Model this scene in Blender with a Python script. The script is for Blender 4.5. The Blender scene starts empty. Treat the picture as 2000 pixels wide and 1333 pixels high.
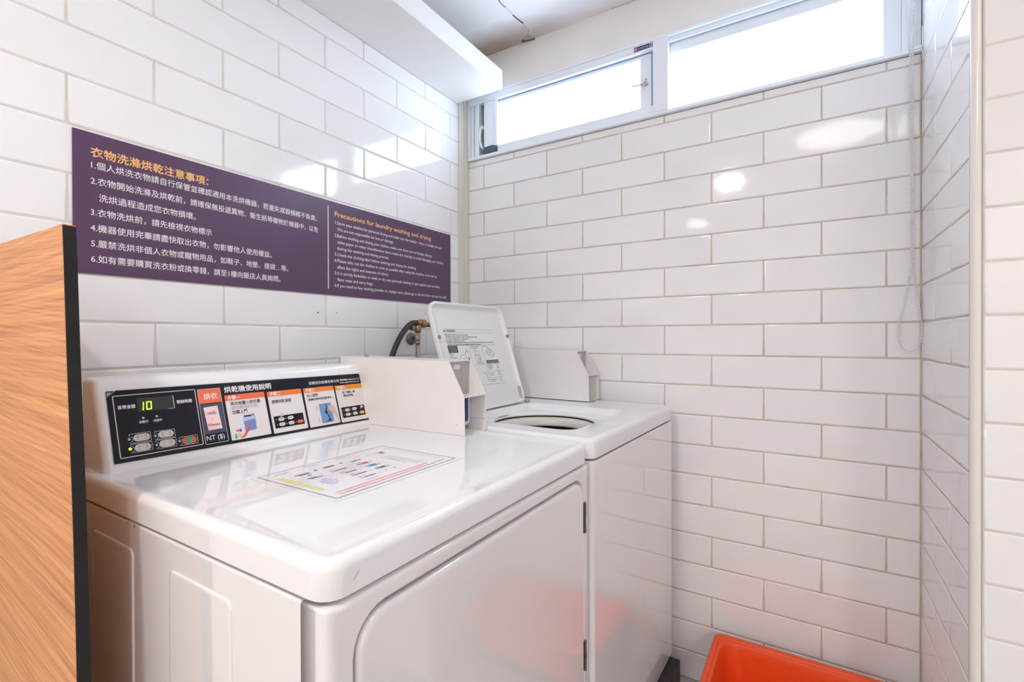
import bpy, bmesh, math, random
from mathutils import Vector, Matrix
random.seed(7)
SC = bpy.context.scene
COL = SC.collection

# ---------------------------------------------------------------- camera
cd = bpy.data.cameras.new('camera'); cam = bpy.data.objects.new('camera', cd); COL.objects.link(cam)
cF = Vector((-0.526266, 0.850309, -0.004163)); cR = Vector((0.850313, 0.526261, -0.002619)); cU = cR.cross(cF)
mx = Matrix.Identity(4)
for i in range(3):
    mx[i][0] = cR[i]; mx[i][1] = cU[i]; mx[i][2] = -cF[i]
mx[0][3], mx[1][3], mx[2][3] = 1.270507, -1.687700, 1.151072
cam.matrix_world = mx
cd.sensor_width = 36; cd.lens = 16.8738; cd.shift_y = -0.000657; cd.clip_start = 0.01
SC.camera = cam

# ---------------------------------------------------------------- world, light, exposure
W = bpy.data.worlds.new('world'); SC.world = W; W.use_nodes = True
nt = W.node_tree; nt.nodes.clear()
bg = nt.nodes.new('ShaderNodeBackground'); wo = nt.nodes.new('ShaderNodeOutputWorld')
bg.inputs[0].default_value = (0.71, 0.845, 1.0, 1); bg.inputs[1].default_value = 7.5
nt.links.new(bg.outputs[0], wo.inputs[0])

def area(name, loc, size, power, col, rot=(0, 0, 0), shape='DISK', sy=None, spread=180):
    l = bpy.data.lights.new(name, 'AREA'); l.shape = shape; l.size = size
    if sy: l.size_y = sy
    l.energy = power; l.color = col; l.spread = math.radians(spread)
    o = bpy.data.objects.new(name, l); COL.objects.link(o); o.location = loc; o.rotation_euler = rot
    o['label'] = name; return o
CEIL = 2.353
WARM = (1.0, 0.96, 0.95)
LAMPS = [((0.757, -2.29), 0.075, 10.0), ((1.42, -1.74), 0.22, 2.2), ((0.25, -3.7), 0.10, 1.2), ((2.75, -3.9), 0.16, 20.0)]  # last entry is an added fill lamp, out of view
SC.view_settings.view_transform = 'Standard'; SC.view_settings.look = 'None'
SC.view_settings.exposure = 0.70; SC.view_settings.gamma = 1.0; SC.view_settings.use_curve_mapping = False
SC.cycles.max_bounces = 12; SC.cycles.diffuse_bounces = 7; SC.cycles.glossy_bounces = 5
SC.cycles.transparent_max_bounces = 8; SC.cycles.sample_clamp_indirect = 6
SC.cycles.caustics_reflective = False; SC.cycles.caustics_refractive = False
SC.cycles.use_denoising = True

# ---------------------------------------------------------------- materials
def srgb(r, g, b):
    f = lambda c: (c / 255 / 12.92) if c / 255 <= 0.04045 else ((c / 255 + 0.055) / 1.055) ** 2.4
    return (f(r), f(g), f(b), 1)

def mat(name, col, rough=0.5, metal=0.0, noise=0.0, nscale=20, bump=0.0, bscale=200, coat=0.0, emit=None, estr=0, objvar=0.0, spec=0.5):
    m = bpy.data.materials.new(name); m.use_nodes = True; t = m.node_tree; b = t.nodes['Principled BSDF']
    b.inputs['Base Color'].default_value = col; b.inputs['Roughness'].default_value = rough
    b.inputs['Metallic'].default_value = metal; b.inputs['Coat Weight'].default_value = coat; b.inputs['Coat Roughness'].default_value = 0.03; b.inputs['Coat IOR'].default_value = 1.6
    b.inputs['Specular IOR Level'].default_value = spec
    if emit: b.inputs['Emission Color'].default_value = emit; b.inputs['Emission Strength'].default_value = estr
    tc = t.nodes.new('ShaderNodeTexCoord')
    if noise or objvar:
        hsv = t.nodes.new('ShaderNodeHueSaturation'); hsv.inputs['Color'].default_value = col
        if noise:
            n = t.nodes.new('ShaderNodeTexNoise'); n.inputs['Scale'].default_value = nscale; n.inputs['Detail'].default_value = 5
            t.links.new(tc.outputs['Object'], n.inputs['Vector'])
            mr = t.nodes.new('ShaderNodeMapRange'); mr.inputs['From Min'].default_value = 0.3; mr.inputs['From Max'].default_value = 0.7
            mr.inputs['To Min'].default_value = 1 - noise; mr.inputs['To Max'].default_value = 1 + noise
            t.links.new(n.outputs['Fac'], mr.inputs['Value']); src = mr.outputs[0]
        if objvar:
            oi = t.nodes.new('ShaderNodeObjectInfo'); m2 = t.nodes.new('ShaderNodeMapRange')
            m2.inputs['To Min'].default_value = 1 - objvar; m2.inputs['To Max'].default_value = 1 + objvar
            t.links.new(oi.outputs['Random'], m2.inputs['Value'])
            if noise:
                mu = t.nodes.new('ShaderNodeMath'); mu.operation = 'MULTIPLY'
                t.links.new(src, mu.inputs[0]); t.links.new(m2.outputs[0], mu.inputs[1]); src = mu.outputs[0]
            else: src = m2.outputs[0]
        t.links.new(src, hsv.inputs['Value']); t.links.new(hsv.outputs[0], b.inputs['Base Color'])
    if bump:
        n = t.nodes.new('ShaderNodeTexNoise'); n.inputs['Scale'].default_value = bscale; n.inputs['Detail'].default_value = 3
        t.links.new(tc.outputs['Object'], n.inputs['Vector'])
        bp = t.nodes.new('ShaderNodeBump'); bp.inputs['Strength'].default_value = bump; bp.inputs['Distance'].default_value = 0.001
        t.links.new(n.outputs['Fac'], bp.inputs['Height']); t.links.new(bp.outputs[0], b.inputs['Normal'])
    return m

M = {}
M['tile'] = mat('glazed_white_tile', (0.85, 0.845, 0.85, 1), 0.07, noise=0.012, nscale=9, bump=0.25, bscale=14, objvar=0.018)
M['groutlight'] = mat('pale_grout', (0.68, 0.635, 0.60, 1), 0.9, noise=0.10, nscale=14, bump=0.4, bscale=400)
M['grout'] = mat('beige_grout', (0.58, 0.51, 0.44, 1), 0.9, noise=0.16, nscale=14, bump=0.4, bscale=400)
M['enamel'] = mat('white_enamel', (0.82, 0.82, 0.83, 1), 0.05, bump=0.015, bscale=30)
M['enamel2'] = mat('white_enamel_body', (0.79, 0.775, 0.78, 1), 0.07, bump=0.015, bscale=30, coat=0.7)
M['boxwhite'] = mat('white_coin_box_paint', (0.80, 0.775, 0.76, 1), 0.30, noise=0.02, nscale=14, bump=0.1, bscale=300)
M['lidwhite'] = mat('white_lid_enamel', (0.78, 0.78, 0.79, 1), 0.22)
M['plaster'] = mat('cream_plaster', (0.86, 0.825, 0.79, 1), 0.85, noise=0.04, nscale=5, bump=0.3, bscale=120)
M['plain'] = mat('plain_white_wall', (0.88, 0.87, 0.86, 1), 0.6, noise=0.02, nscale=3)
M['trunk'] = mat('white_boxing_paint', (0.87, 0.865, 0.86, 1), 0.55, noise=0.02, nscale=6)
M['floor'] = mat('grey_floor_tile', (0.50, 0.47, 0.45, 1), 0.35, noise=0.25, nscale=12, bump=0.2)
M['frame'] = mat('white_aluminium_frame', (0.83, 0.88, 0.94, 1), 0.32)
M['framedark'] = mat('window_gasket', (0.06, 0.10, 0.15, 1), 0.5)
M['recess'] = mat('window_track_aluminium', (0.22, 0.36, 0.46, 1), 0.4)
M['steel'] = mat('brushed_steel', (0.55, 0.53, 0.50, 1), 0.3, 1.0, noise=0.1, nscale=60)
M['darksteel'] = mat('dark_hinge_steel', (0.16, 0.145, 0.13, 1), 0.4, 0.8, noise=0.2, nscale=80)
M['brass'] = mat('aged_brass', (0.36, 0.26, 0.14, 1), 0.32, 0.9, noise=0.35, nscale=90, bump=0.3)
M['copper'] = mat('tarnished_pipe', (0.42, 0.33, 0.27, 1), 0.38, 0.8, noise=0.2, nscale=60)
M['greyplate'] = mat('grey_flange', (0.20, 0.20, 0.21, 1), 0.5, 0.5)
M['rubber'] = mat('black_rubber_hose', (0.028, 0.026, 0.032, 1), 0.42)
M['black'] = mat('black_edge_laminate', (0.016, 0.015, 0.015, 1), 0.5, noise=0.15, nscale=40, spec=0.25)
M['blackbase'] = mat('black_plinth_paint', (0.025, 0.022, 0.022, 1), 0.5)
M['tub'] = mat('steel_drum', (0.022, 0.018, 0.015, 1), 0.5)
M['ring'] = mat('cream_tub_ring', (0.72, 0.67, 0.62, 1), 0.25)
M['sign'] = mat('purple_vinyl_sign', srgb(88, 62, 92), 0.33, noise=0.03, nscale=40)
M['gold'] = mat('gold_print', srgb(246, 190, 118), 0.5)
M['whiteprint'] = mat('white_print', (0.82, 0.80, 0.82, 1), 0.5)
M['overlay'] = mat('black_console_overlay', (0.010, 0.011, 0.020, 1), 0.14, bump=0.05, bscale=40, spec=0.3)
M['lcd'] = mat('smoked_display_window', (0.035, 0.04, 0.038, 1), 0.15)
M['led'] = mat('lit_green_segment', (0.3, 0.9, 0.05, 1), 0.4, emit=(0.42, 1.0, 0.03, 1), estr=1.1)
M['leddim'] = mat('unlit_grey_lamp', (0.45, 0.44, 0.48, 1), 0.4)
M['card'] = mat('white_card_print', (0.74, 0.70, 0.69, 1), 0.3)
for i, c in enumerate([(236, 110, 72), (238, 120, 55), (236, 130, 45), (230, 148, 28)]):
    M['hd%d' % i] = mat('orange_card_header', srgb(*c), 0.3)
M['orangeprint'] = mat('orange_print', srgb(238, 110, 70), 0.3)
M['pinkpaper'] = mat('pink_price_paper', srgb(244, 208, 208), 0.5)
M['tape'] = mat('glossy_dark_tape', (0.05, 0.07, 0.13, 1), 0.1)
M['ink'] = mat('black_ink', (0.03, 0.028, 0.04, 1), 0.5)
M['inkgrey'] = mat('grey_ink', (0.25, 0.25, 0.28, 1), 0.5)
M['button'] = mat('cream_membrane_button', (0.66, 0.62, 0.60, 1), 0.35)
M['buttonorange'] = mat('orange_membrane_button', srgb(214, 92, 52), 0.35)
M['green'] = mat('green_print', srgb(20, 170, 120), 0.35)
M['bluep'] = mat('photo_blue_print', srgb(110, 150, 195), 0.3)
M['bluegrad'] = mat('printed_dryer_blue', srgb(120, 135, 185), 0.3)
M['palebluep'] = mat('pale_blue_print', srgb(180, 195, 225), 0.3)
M['skin'] = mat('printed_hand', srgb(214, 178, 158), 0.3)
M['magenta'] = mat('magenta_print', srgb(225, 70, 150), 0.3)
M['cyan'] = mat('teal_print', srgb(20, 160, 175), 0.3)
M['royal'] = mat('royal_blue_print', srgb(50, 85, 180), 0.3)
M['red'] = mat('red_print', srgb(222, 74, 70), 0.3)
M['yellow'] = mat('yellow_print', srgb(228, 224, 118), 0.3)
M['amber'] = mat('amber_print', srgb(240, 180, 80), 0.3)
M['palered'] = mat('pale_red_print', srgb(238, 152, 140), 0.4)
M['purple'] = mat('purple_print', srgb(92, 66, 138), 0.4)
M['sky'] = mat('light_blue_print', srgb(40, 140, 200), 0.3)
M['dgreen'] = mat('dark_green_print', srgb(35, 125, 80), 0.3)
M['paper'] = mat('laminated_paper', (0.80, 0.80, 0.83, 1), 0.10)
M['laminate'] = mat('clear_laminate_edge', (0.79, 0.79, 0.78, 1), 0.05)
M['navy'] = mat('navy_lock_box', srgb(38, 62, 118), 0.35)
M['orange'] = mat('orange_plastic', srgb(236, 80, 22), 0.40, noise=0.03, nscale=30, bump=0.08, bscale=200)
M['bead'] = mat('white_bead_plastic', (0.78, 0.76, 0.76, 1), 0.35)
M['duct'] = mat('cream_pvc_duct', (0.68, 0.67, 0.56, 1), 0.4)
M['ductw'] = mat('white_pvc_duct', (0.75, 0.76, 0.73, 1), 0.4)
M['edgetrim'] = mat('white_corner_profile', (0.80, 0.76, 0.73, 1), 0.18)
M['crack'] = mat('dark_crack_and_shade', (0.10, 0.085, 0.08, 1), 0.9)
M['flake'] = mat('peeling_paint', (0.42, 0.41, 0.39, 1), 0.8)
M['rust'] = mat('rust_spot', (0.35, 0.16, 0.06, 1), 0.8)
M['lamp'] = mat('lamp_housing', (0.8, 0.8, 0.8, 1), 0.4)

def ceiling_mat():
    m = mat('aged_white_ceiling', (0.60, 0.585, 0.585, 1), 0.85); t = m.node_tree; b = t.nodes['Principled BSDF']
    tc = t.nodes.new('ShaderNodeTexCoord'); n = t.nodes.new('ShaderNodeTexNoise'); n.inputs['Scale'].default_value = 3.2; n.inputs['Detail'].default_value = 6
    t.links.new(tc.outputs['Object'], n.inputs['Vector'])
    # damp brown stain in the corner beside the window (a stain with its own shape)
    sub = t.nodes.new('ShaderNodeVectorMath'); sub.operation = 'SUBTRACT'; sub.inputs[1].default_value = (0.16, -0.02, CEIL)
    t.links.new(tc.outputs['Object'], sub.inputs[0])
    mul = t.nodes.new('ShaderNodeVectorMath'); mul.operation = 'MULTIPLY'; mul.inputs[1].default_value = (2.2, 5.0, 0)
    t.links.new(sub.outputs[0], mul.inputs[0])
    ln = t.nodes.new('ShaderNodeVectorMath'); ln.operation = 'LENGTH'; t.links.new(mul.outputs[0], ln.inputs[0])
    ad = t.nodes.new('ShaderNodeMath'); ad.operation = 'ADD'; t.links.new(ln.outputs['Value'], ad.inputs[0]); t.links.new(n.outputs['Fac'], ad.inputs[1])
    r = t.nodes.new('ShaderNodeValToRGB'); r.color_ramp.elements[0].position = 0.42; r.color_ramp.elements[0].color = (0.46, 0.36, 0.28, 1)
    r.color_ramp.elements[1].position = 1.25; r.color_ramp.elements[1].color = (0.84, 0.825, 0.825, 1)
    dv = t.nodes.new('ShaderNodeMath'); dv.operation = 'MULTIPLY'; dv.inputs[1].default_value = 0.75
    t.links.new(ad.outputs[0], dv.inputs[0]); t.links.new(dv.outputs[0], r.inputs[0])
    r.color_ramp.elements[1].position = 0.88
    t.links.new(r.outputs[0], b.inputs['Base Color']); return m
M['ceiling'] = ceiling_mat()

def wood_mat():
    m = bpy.data.materials.new('streaky_orange_wood_laminate'); m.use_nodes = True; t = m.node_tree; b = t.nodes['Principled BSDF']
    tc = t.nodes.new('ShaderNodeTexCoord')
    sp = t.nodes.new('ShaderNodeSeparateXYZ'); t.links.new(tc.outputs['Object'], sp.inputs[0])
    def mth(op, x, y):
        n = t.nodes.new('ShaderNodeMath'); n.operation = op
        for i, v in enumerate((x, y)):
            if isinstance(v, (int, float)): n.inputs[i].default_value = v
            else: t.links.new(v, n.inputs[i])
        return n.outputs[0]
    drop = mth('MULTIPLY', mth('SUBTRACT', 1.25, sp.outputs['Z']), 0.20)
    def streak(slope, fx, fz, seed):
        sl = mth('ADD', drop, slope); zz = mth('ADD', sp.outputs['Z'], mth('MULTIPLY', sl, sp.outputs['X']))
        cb = t.nodes.new('ShaderNodeCombineXYZ'); t.links.new(mth('ADD', mth('MULTIPLY', sp.outputs['X'], fx), seed), cb.inputs[0]); t.links.new(mth('MULTIPLY', zz, fz), cb.inputs[2])
        n = t.nodes.new('ShaderNodeTexNoise'); n.inputs['Scale'].default_value = 1.0; n.inputs['Detail'].default_value = 4; n.inputs['Roughness'].default_value = 0.6
        t.links.new(cb.outputs[0], n.inputs['Vector']); return n.outputs['Fac']
    a = streak(-0.03, 2.6, 230, 1.3); c = streak(0.06, 3.2, 340, 4.1); d = streak(0.01, 2.0, 100, 7.7)
    mxr = t.nodes.new('ShaderNodeMath'); mxr.operation = 'ADD'; t.links.new(a, mxr.inputs[0]); t.links.new(c, mxr.inputs[1])
    mx2 = t.nodes.new('ShaderNodeMath'); mx2.operation = 'ADD'; t.links.new(mxr.outputs[0], mx2.inputs[0]); t.links.new(d, mx2.inputs[1])
    dv = t.nodes.new('ShaderNodeMath'); dv.operation = 'DIVIDE'; dv.inputs[1].default_value = 3; t.links.new(mx2.outputs[0], dv.inputs[0])
    r = t.nodes.new('ShaderNodeValToRGB'); e = r.color_ramp.elements
    e[0].position = 0.37; e[0].color = srgb(164, 98, 48); e[1].position = 0.63; e[1].color = srgb(236, 176, 116)
    k = e.new(0.5); k.color = srgb(211, 143, 83)
    t.links.new(dv.outputs[0], r.inputs[0]); t.links.new(r.outputs[0], b.inputs['Base Color']); b.inputs['Roughness'].default_value = 0.42
    return m
M['wood'] = wood_mat()

def glass_mat():
    m = bpy.data.materials.new('window_glass'); m.use_nodes = True; t = m.node_tree; t.nodes.clear()
    o = t.nodes.new('ShaderNodeOutputMaterial'); tr = t.nodes.new('ShaderNodeBsdfTransparent'); gl = t.nodes.new('ShaderNodeBsdfGlossy')
    tr.inputs[0].default_value = (0.96, 0.98, 1, 1); gl.inputs['Roughness'].default_value = 0.02
    f = t.nodes.new('ShaderNodeFresnel'); f.inputs[0].default_value = 1.45; mi = t.nodes.new('ShaderNodeMixShader')
    ge = t.nodes.new('ShaderNodeNewGeometry'); iv = t.nodes.new('ShaderNodeMath'); iv.operation = 'SUBTRACT'; iv.inputs[0].default_value = 1
    mu = t.nodes.new('ShaderNodeMath'); mu.operation = 'MULTIPLY'
    t.links.new(ge.outputs['Backfacing'], iv.inputs[1]); t.links.new(f.outputs[0], mu.inputs[0]); t.links.new(iv.outputs[0], mu.inputs[1])
    t.links.new(mu.outputs[0], mi.inputs[0]); t.links.new(tr.outputs[0], mi.inputs[1]); t.links.new(gl.outputs[0], mi.inputs[2]); t.links.new(mi.outputs[0], o.inputs[0])
    return m
M['glass'] = glass_mat()

# ---------------------------------------------------------------- helpers
def bake_wn(mesh):
    for p in mesh.polygons: p.use_smooth = True
    o = bpy.data.objects.new('tmp', mesh); COL.objects.link(o)
    md = o.modifiers.new('w', 'WEIGHTED_NORMAL'); md.keep_sharp = True; md.weight = 80
    dg = bpy.context.evaluated_depsgraph_get()
    m2 = bpy.data.meshes.new_from_object(o.evaluated_get(dg)); bpy.data.objects.remove(o); bpy.data.meshes.remove(mesh)
    return m2

def link(name, mesh, parent=None, mw=None):
    o = bpy.data.objects.new(name, mesh); COL.objects.link(o)
    if parent: o.parent = parent
    if mw is not None: o.matrix_world = mw
    return o

def obj(name, bm, m, parent=None, smooth=False, flat=False):
    me = bpy.data.meshes.new(name)
    bmesh.ops.recalc_face_normals(bm, faces=bm.faces[:])
    bm.to_mesh(me); bm.free(); me.materials.append(M[m] if isinstance(m, str) else m)
    if smooth == 'wn': me = bake_wn(me)
    elif smooth:
        for p in me.polygons: p.use_smooth = True
    return link(name, me, parent)

def thing(name, loc, label, cat, group=None):
    o = bpy.data.objects.new(name, None); COL.objects.link(o); o.empty_display_size = 0.05
    o['label'] = label; o['category'] = cat
    if group: o['group'] = group
    return o
def tag(o, label, cat, group=None):
    o['label'] = label; o['category'] = cat
    if group: o['group'] = group
    return o
def struct(o): o['kind'] = 'structure'; return o

def box(bm, x0, x1, y0, y1, z0, z1, bev=0, seg=2):
    n0 = len(bm.verts)
    vs = [bm.verts.new((x, y, z)) for x in (x0, x1) for y in (y0, y1) for z in (z0, z1)]
    fs = [(0, 1, 3, 2), (4, 6, 7, 5), (0, 4, 5, 1), (2, 3, 7, 6), (0, 2, 6, 4), (1, 5, 7, 3)]
    faces = [bm.faces.new([vs[i] for i in f]) for f in fs]
    if bev:
        ed = list({e for f in faces for e in f.edges})
        bmesh.ops.bevel(bm, geom=ed, offset=bev, segments=seg, affect='EDGES', profile=0.5)
    return bm
def BX(*a, **k):
    bm = bmesh.new(); box(bm, *a, **k); return bm

def rr(a0, a1, b0, b1, r, n=4):
    """rounded rectangle as 2D points, counter-clockwise"""
    r = max(r, 1e-5); out = []
    for cx, cy, s in ((a1 - r, b1 - r, 0), (a0 + r, b1 - r, 1), (a0 + r, b0 + r, 2), (a1 - r, b0 + r, 3)):
        for i in range(n + 1):
            t = (s + i / n) * math.pi / 2
            out.append((cx + r * math.cos(t), cy + r * math.sin(t)))
    return out

def loft(bm, loops, caps=(True, True)):
    """loops: list of lists of 3D points, equal counts"""
    rows = [[bm.verts.new(p) for p in L] for L in loops]
    n = len(rows[0])
    for a, b in zip(rows, rows[1:]):
        for i in range(n):
            j = (i + 1) % n
            bm.faces.new((a[i], a[j], b[j], b[i]))
    if caps[0]: bm.faces.new(rows[0][::-1])
    if caps[1]: bm.faces.new(rows[-1])
    return bm

def tube(bm, pts, r, n=12, caps=True):
    pts = [Vector(p) for p in pts]; rows = []
    rs = r if isinstance(r, (list, tuple)) else [r] * len(pts)
    up = Vector((0, 0, 1))
    d0 = (pts[1] - pts[0]).normalized()
    if abs(d0.dot(up)) > 0.9: up = Vector((1, 0, 0))
    side = d0.cross(up).normalized()
    for i, p in enumerate(pts):
        a = pts[max(i - 1, 0)]; b = pts[min(i + 1, len(pts) - 1)]; d = (b - a).normalized()
        side = (side - d * side.dot(d)).normalized(); u = d.cross(side)
        rows.append([p + side * math.cos(2 * math.pi * k / n) * rs[i] + u * math.sin(2 * math.pi * k / n) * rs[i] for k in range(n)])
    return loft(bm, rows, (caps, caps))

class Fr:
    """flat frame: origin, u, v, n"""
    def __init__(s, o, u, v):
        s.o = Vector(o); s.u = Vector(u).normalized(); s.v = Vector(v).normalized(); s.n = s.u.cross(s.v)
    def p(s, a, b, h=0.0): return s.o + s.u * a + s.v * b + s.n * h
    def poly(s, bm, pts, h0, h1=None):
        if h1 is None:
            bm.faces.new([bm.verts.new(s.p(a, b, h0)) for a, b in pts])
        else:
            loft(bm, [[s.p(a, b, h0) for a, b in pts], [s.p(a, b, h1) for a, b in pts]])
    def rect(s, bm, a0, a1, b0, b1, h, h1=None, r=0, n=3):
        s.poly(bm, rr(a0, a1, b0, b1, r, n) if r else [(a0, b0), (a1, b0), (a1, b1), (a0, b1)], h, h1)
    def outline(s, bm, a0, a1, b0, b1, w, h, r=0.002, n=3):
        o = rr(a0, a1, b0, b1, r, n); i = rr(a0 + w, a1 - w, b0 + w, b1 - w, max(r - w, 1e-4), n)
        loft(bm, [[s.p(a, b, h) for a, b in o], [s.p(a, b, h) for a, b in i]], (False, False))
    def disc(s, bm, a, b, ra, h, rb=None, n=14, h1=None):
        rb = rb or ra
        s.poly(bm, [(a + ra * math.cos(2 * math.pi * k / n), b + rb * math.sin(2 * math.pi * k / n)) for k in range(n)], h, h1)
    def line(s, bm, pts, w, h):
        for (a, b), (c, d) in zip(pts, pts[1:]):
            L = math.hypot(c - a, d - b) or 1e-6; nx, ny = -(d - b) / L * w / 2, (c - a) / L * w / 2
            s.poly(bm, [(a + nx, b + ny), (a - nx, b - ny), (c - nx, d - ny), (c + nx, d + ny)], h)
    def bezel(s, bm, a0, a1, b0, b1, r, n, prof):
        """prof: list of (inset, height)"""
        return loft(bm, [[s.p(a, b, h) for a, b in rr(a0 + i, a1 - i, b0 + i, b1 - i, max(r - i, 1e-4), n)] for i, h in prof])

def text(fr, body, a0, a1, b, em, h, m, parent, name='lettering', bold=0.0, vertical=False):
    """lettering whose ink runs from a0 to a1 with baseline b and em height em"""
    c = bpy.data.curves.new('t', 'FONT'); c.body = body; c.resolution_u = 2
    o = bpy.data.objects.new('t', c); COL.objects.link(o)
    dg = bpy.context.evaluated_depsgraph_get(); me = bpy.data.meshes.new_from_object(o.evaluated_get(dg))
    bpy.data.objects.remove(o); bpy.data.curves.remove(c)
    xs = [v.co.x for v in me.vertices]; x0, x1 = min(xs), max(xs)
    sx = (a1 - a0) / (x1 - x0) if a1 is not None else em
    for v in me.vertices:
        v.co = fr.p(a0 + (v.co.x - x0) * sx, b + v.co.y * em, h)
    if bold:      # heavier strokes: the same letters printed again a hair to each side
        b2 = bmesh.new(); b2.from_mesh(me); g = b2.faces[:]
        for k, (dx, dy) in enumerate(((bold, 0), (-bold, 0), (0, bold), (0, -bold))):
            r = bmesh.ops.duplicate(b2, geom=g)
            for v in [e for e in r['geom'] if isinstance(e, bmesh.types.BMVert)]: v.co += (fr.u * dx + fr.v * dy) * em + fr.n * (0.00003 * (k + 1))
        b2.to_mesh(me); b2.free()
    me.materials.clear(); me.materials.append(M[m] if isinstance(m, str) else m); me.name = name
    return link(name, me, parent)

def ticks(fr, bm, a0, a1, b, hgt, h, w=0.004, gap=0.0015, rnd=random.Random(3)):
    """small unreadable printed strokes"""
    a = a0
    while a < a1 - 0.0005:
        ww = min(w * rnd.uniform(0.6, 1.2), a1 - a); k = hgt * rnd.uniform(0.75, 1.0)
        fr.rect(bm, a, a + ww, b, b + k * 0.35, h); fr.rect(bm, a + ww * 0.3, a + ww * 0.6, b + k * 0.35, b + k * 0.75, h)
        fr.rect(bm, a, a + ww, b + k * 0.75, b + k, h); a += ww + gap

# ---------------------------------------------------------------- tiles
TL, TH, G = 0.30421, 0.1, 0.0036
tile_cache = {}
def tile_mesh(w, h):
    k = (round(w, 4), round(h, 4))
    if k not in tile_cache:
        bm = bmesh.new(); f = Fr((0, 0, 0), (1, 0, 0), (0, 1, 0))
        prof = [(0, -0.008), (0, -0.0024), (0.0007, -0.0011), (0.002, -0.0003), (0.0045, 0)]
        if min(w, h) < 0.014: prof = [(0, -0.008), (0, -0.001), (0.001, 0)]
        loft(bm, [[f.p(a, b, n) for a, b in ((w / 2 - i, h / 2 - i), (-w / 2 + i, h / 2 - i), (-w / 2 + i, -h / 2 + i), (w / 2 - i, -h / 2 + i))] for i, n in prof])
        bmesh.ops.recalc_face_normals(bm, faces=bm.faces[:])
        me = bpy.data.meshes.new('tile'); bm.to_mesh(me); bm.free(); me.materials.append(M['tile'])
        tile_cache[k] = bake_wn(me)
    return tile_cache[k]

def tiles(fr, parent, u0, u1, zs, joint_fn, edge=G):
    """rows between consecutive zs (grout centres); joint_fn(i) -> a joint position of row i"""
    for i, (zt, zb) in enumerate(zip(zs, zs[1:])):
        j = joint_fn(i); k0 = math.floor((u0 - j) / TL)
        cuts = [u0]
        k = k0
        while True:
            x = j + k * TL
            if x >= u1 - 0.006: break
            if x > u0 + 0.006: cuts.append(x)
            k += 1
        cuts.append(u1)
        for a, b in zip(cuts, cuts[1:]):
            w = b - a - G; h = zt - zb - G
            c = fr.p((a + b) / 2, (zt + zb) / 2, 0)
            m = Matrix((( fr.u.x, fr.v.x, fr.n.x, c.x), (fr.u.y, fr.v.y, fr.n.y, c.y), (fr.u.z, fr.v.z, fr.n.z, c.z), (0, 0, 0, 1)))
            tilt = Matrix.Rotation(random.gauss(0, 0.0028), 4, 'X') @ Matrix.Rotation(random.gauss(0, 0.0014), 4, 'Y')
            link('tile', tile_mesh(w, h), parent, m @ tilt)

XR = 1.5296; YP = -0.4675; XE = 3.3; YE = -4.6
kz = [1.893 - 0.1 * k for k in range(19)] + [0.0]
# left wall -------------------------------------------------------
wl = struct(obj('wall_left', BX(-0.12, -0.0014, YE, 0.12, 0, CEIL), 'groutlight'))
FL = Fr((0, 0, 0), (0, 1, 0), (0, 0, 1))      # u along +Y, facing +X
zl = [2.1525] + [2.0875 - 0.1 * m for m in range(21)] + [0.0]
tiles(FL, wl, -2.18, -0.003, zl, lambda i: -1.3355 + (0.0 if (i - 1) % 2 == 0 else TL / 2))
pl = obj('plaster_panel', BX(-0.0014, -0.0002, YE, 0, 2.152, CEIL), 'plain', wl)
pl2 = obj('plaster_panel', BX(-0.0014, -0.0002, YE, -2.184, 0, 2.152), 'plain', wl)
# back wall -------------------------------------------------------
wb = struct(obj('wall_back', BX(-0.12, XR + 0.12, 0.0014, 0.12, 0, 1.9185), 'grout'))
FB = Fr((0, 0, 0), (1, 0, 0), (0, 0, 1))      # n = u x v = (0,-1,0): faces the room
zb = [1.9202] + kz
tiles(FB, wb, 0.0, XR - 0.001, zb, lambda i: 0.08517 + (0.0 if i % 2 == 1 else TL / 2))
up = obj('plaster_band', BX(-0.12, XR + 0.12, 0.0, 0.12, 2.1935, CEIL), 'plaster', wb)
# right return wall of the alcove -----------------------------------
wr = struct(obj('wall_right', BX(XR + 0.0014, XR + 0.03, YP + 0.012, 0.12, 0, CEIL), 'grout'))
FR_ = Fr((XR, 0, 0), (0, -1, 0), (0, 0, 1))   # faces -X
zr = [CEIL, 2.2927, 2.1927, 2.0927, 1.9927] + [1.8927 - 0.1 * k for k in range(19)] + [0.0]
tiles(FR_, wr, 0.0, -YP - 0.010, zr, lambda i: 0.1608 + (0.0 if i % 2 == 1 else TL / 2))
# pier face ---------------------------------------------------------
wp = struct(obj('wall_pier', BX(XR + 0.012, XE, YP + 0.0014, YP + 0.12, 0, CEIL), 'groutlight'))
FP = Fr((0, YP, 0), (1, 0, 0), (0, 0, 1))
zp = [CEIL, 2.2918, 2.1918, 2.0918, 1.9918, 1.8918] + [1.8918 - 0.1 * k for k in range(1, 19)] + [0.0]
tiles(FP, wp, XR + 0.0165, 2.4, zp, lambda i: XR + 0.0165 + (0.0 if i % 2 else TL / 2))
obj('plaster_panel', BX(2.402, XE, YP - 0.0002, YP + 0.0014, 0, CEIL), 'plain', wp)
bm = bmesh.new()   # rounded white corner profile
pr = [(XR + 0.012, YP + 0.012)]
for i in range(7):
    t = math.pi + i / 6 * math.pi / 2
    pr.append((XR + 0.0115 + 0.0125 * math.cos(t), YP + 0.0110 + 0.0125 * math.sin(t)))
pr += [(XR + 0.0150, YP - 0.0015), (XR + 0.0150, YP + 0.012)]
loft(bm, [[(x, y, z) for x, y in pr] for z in (0, CEIL)])
struct(obj('trim_1', bm, 'edgetrim', smooth='wn'))
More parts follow.
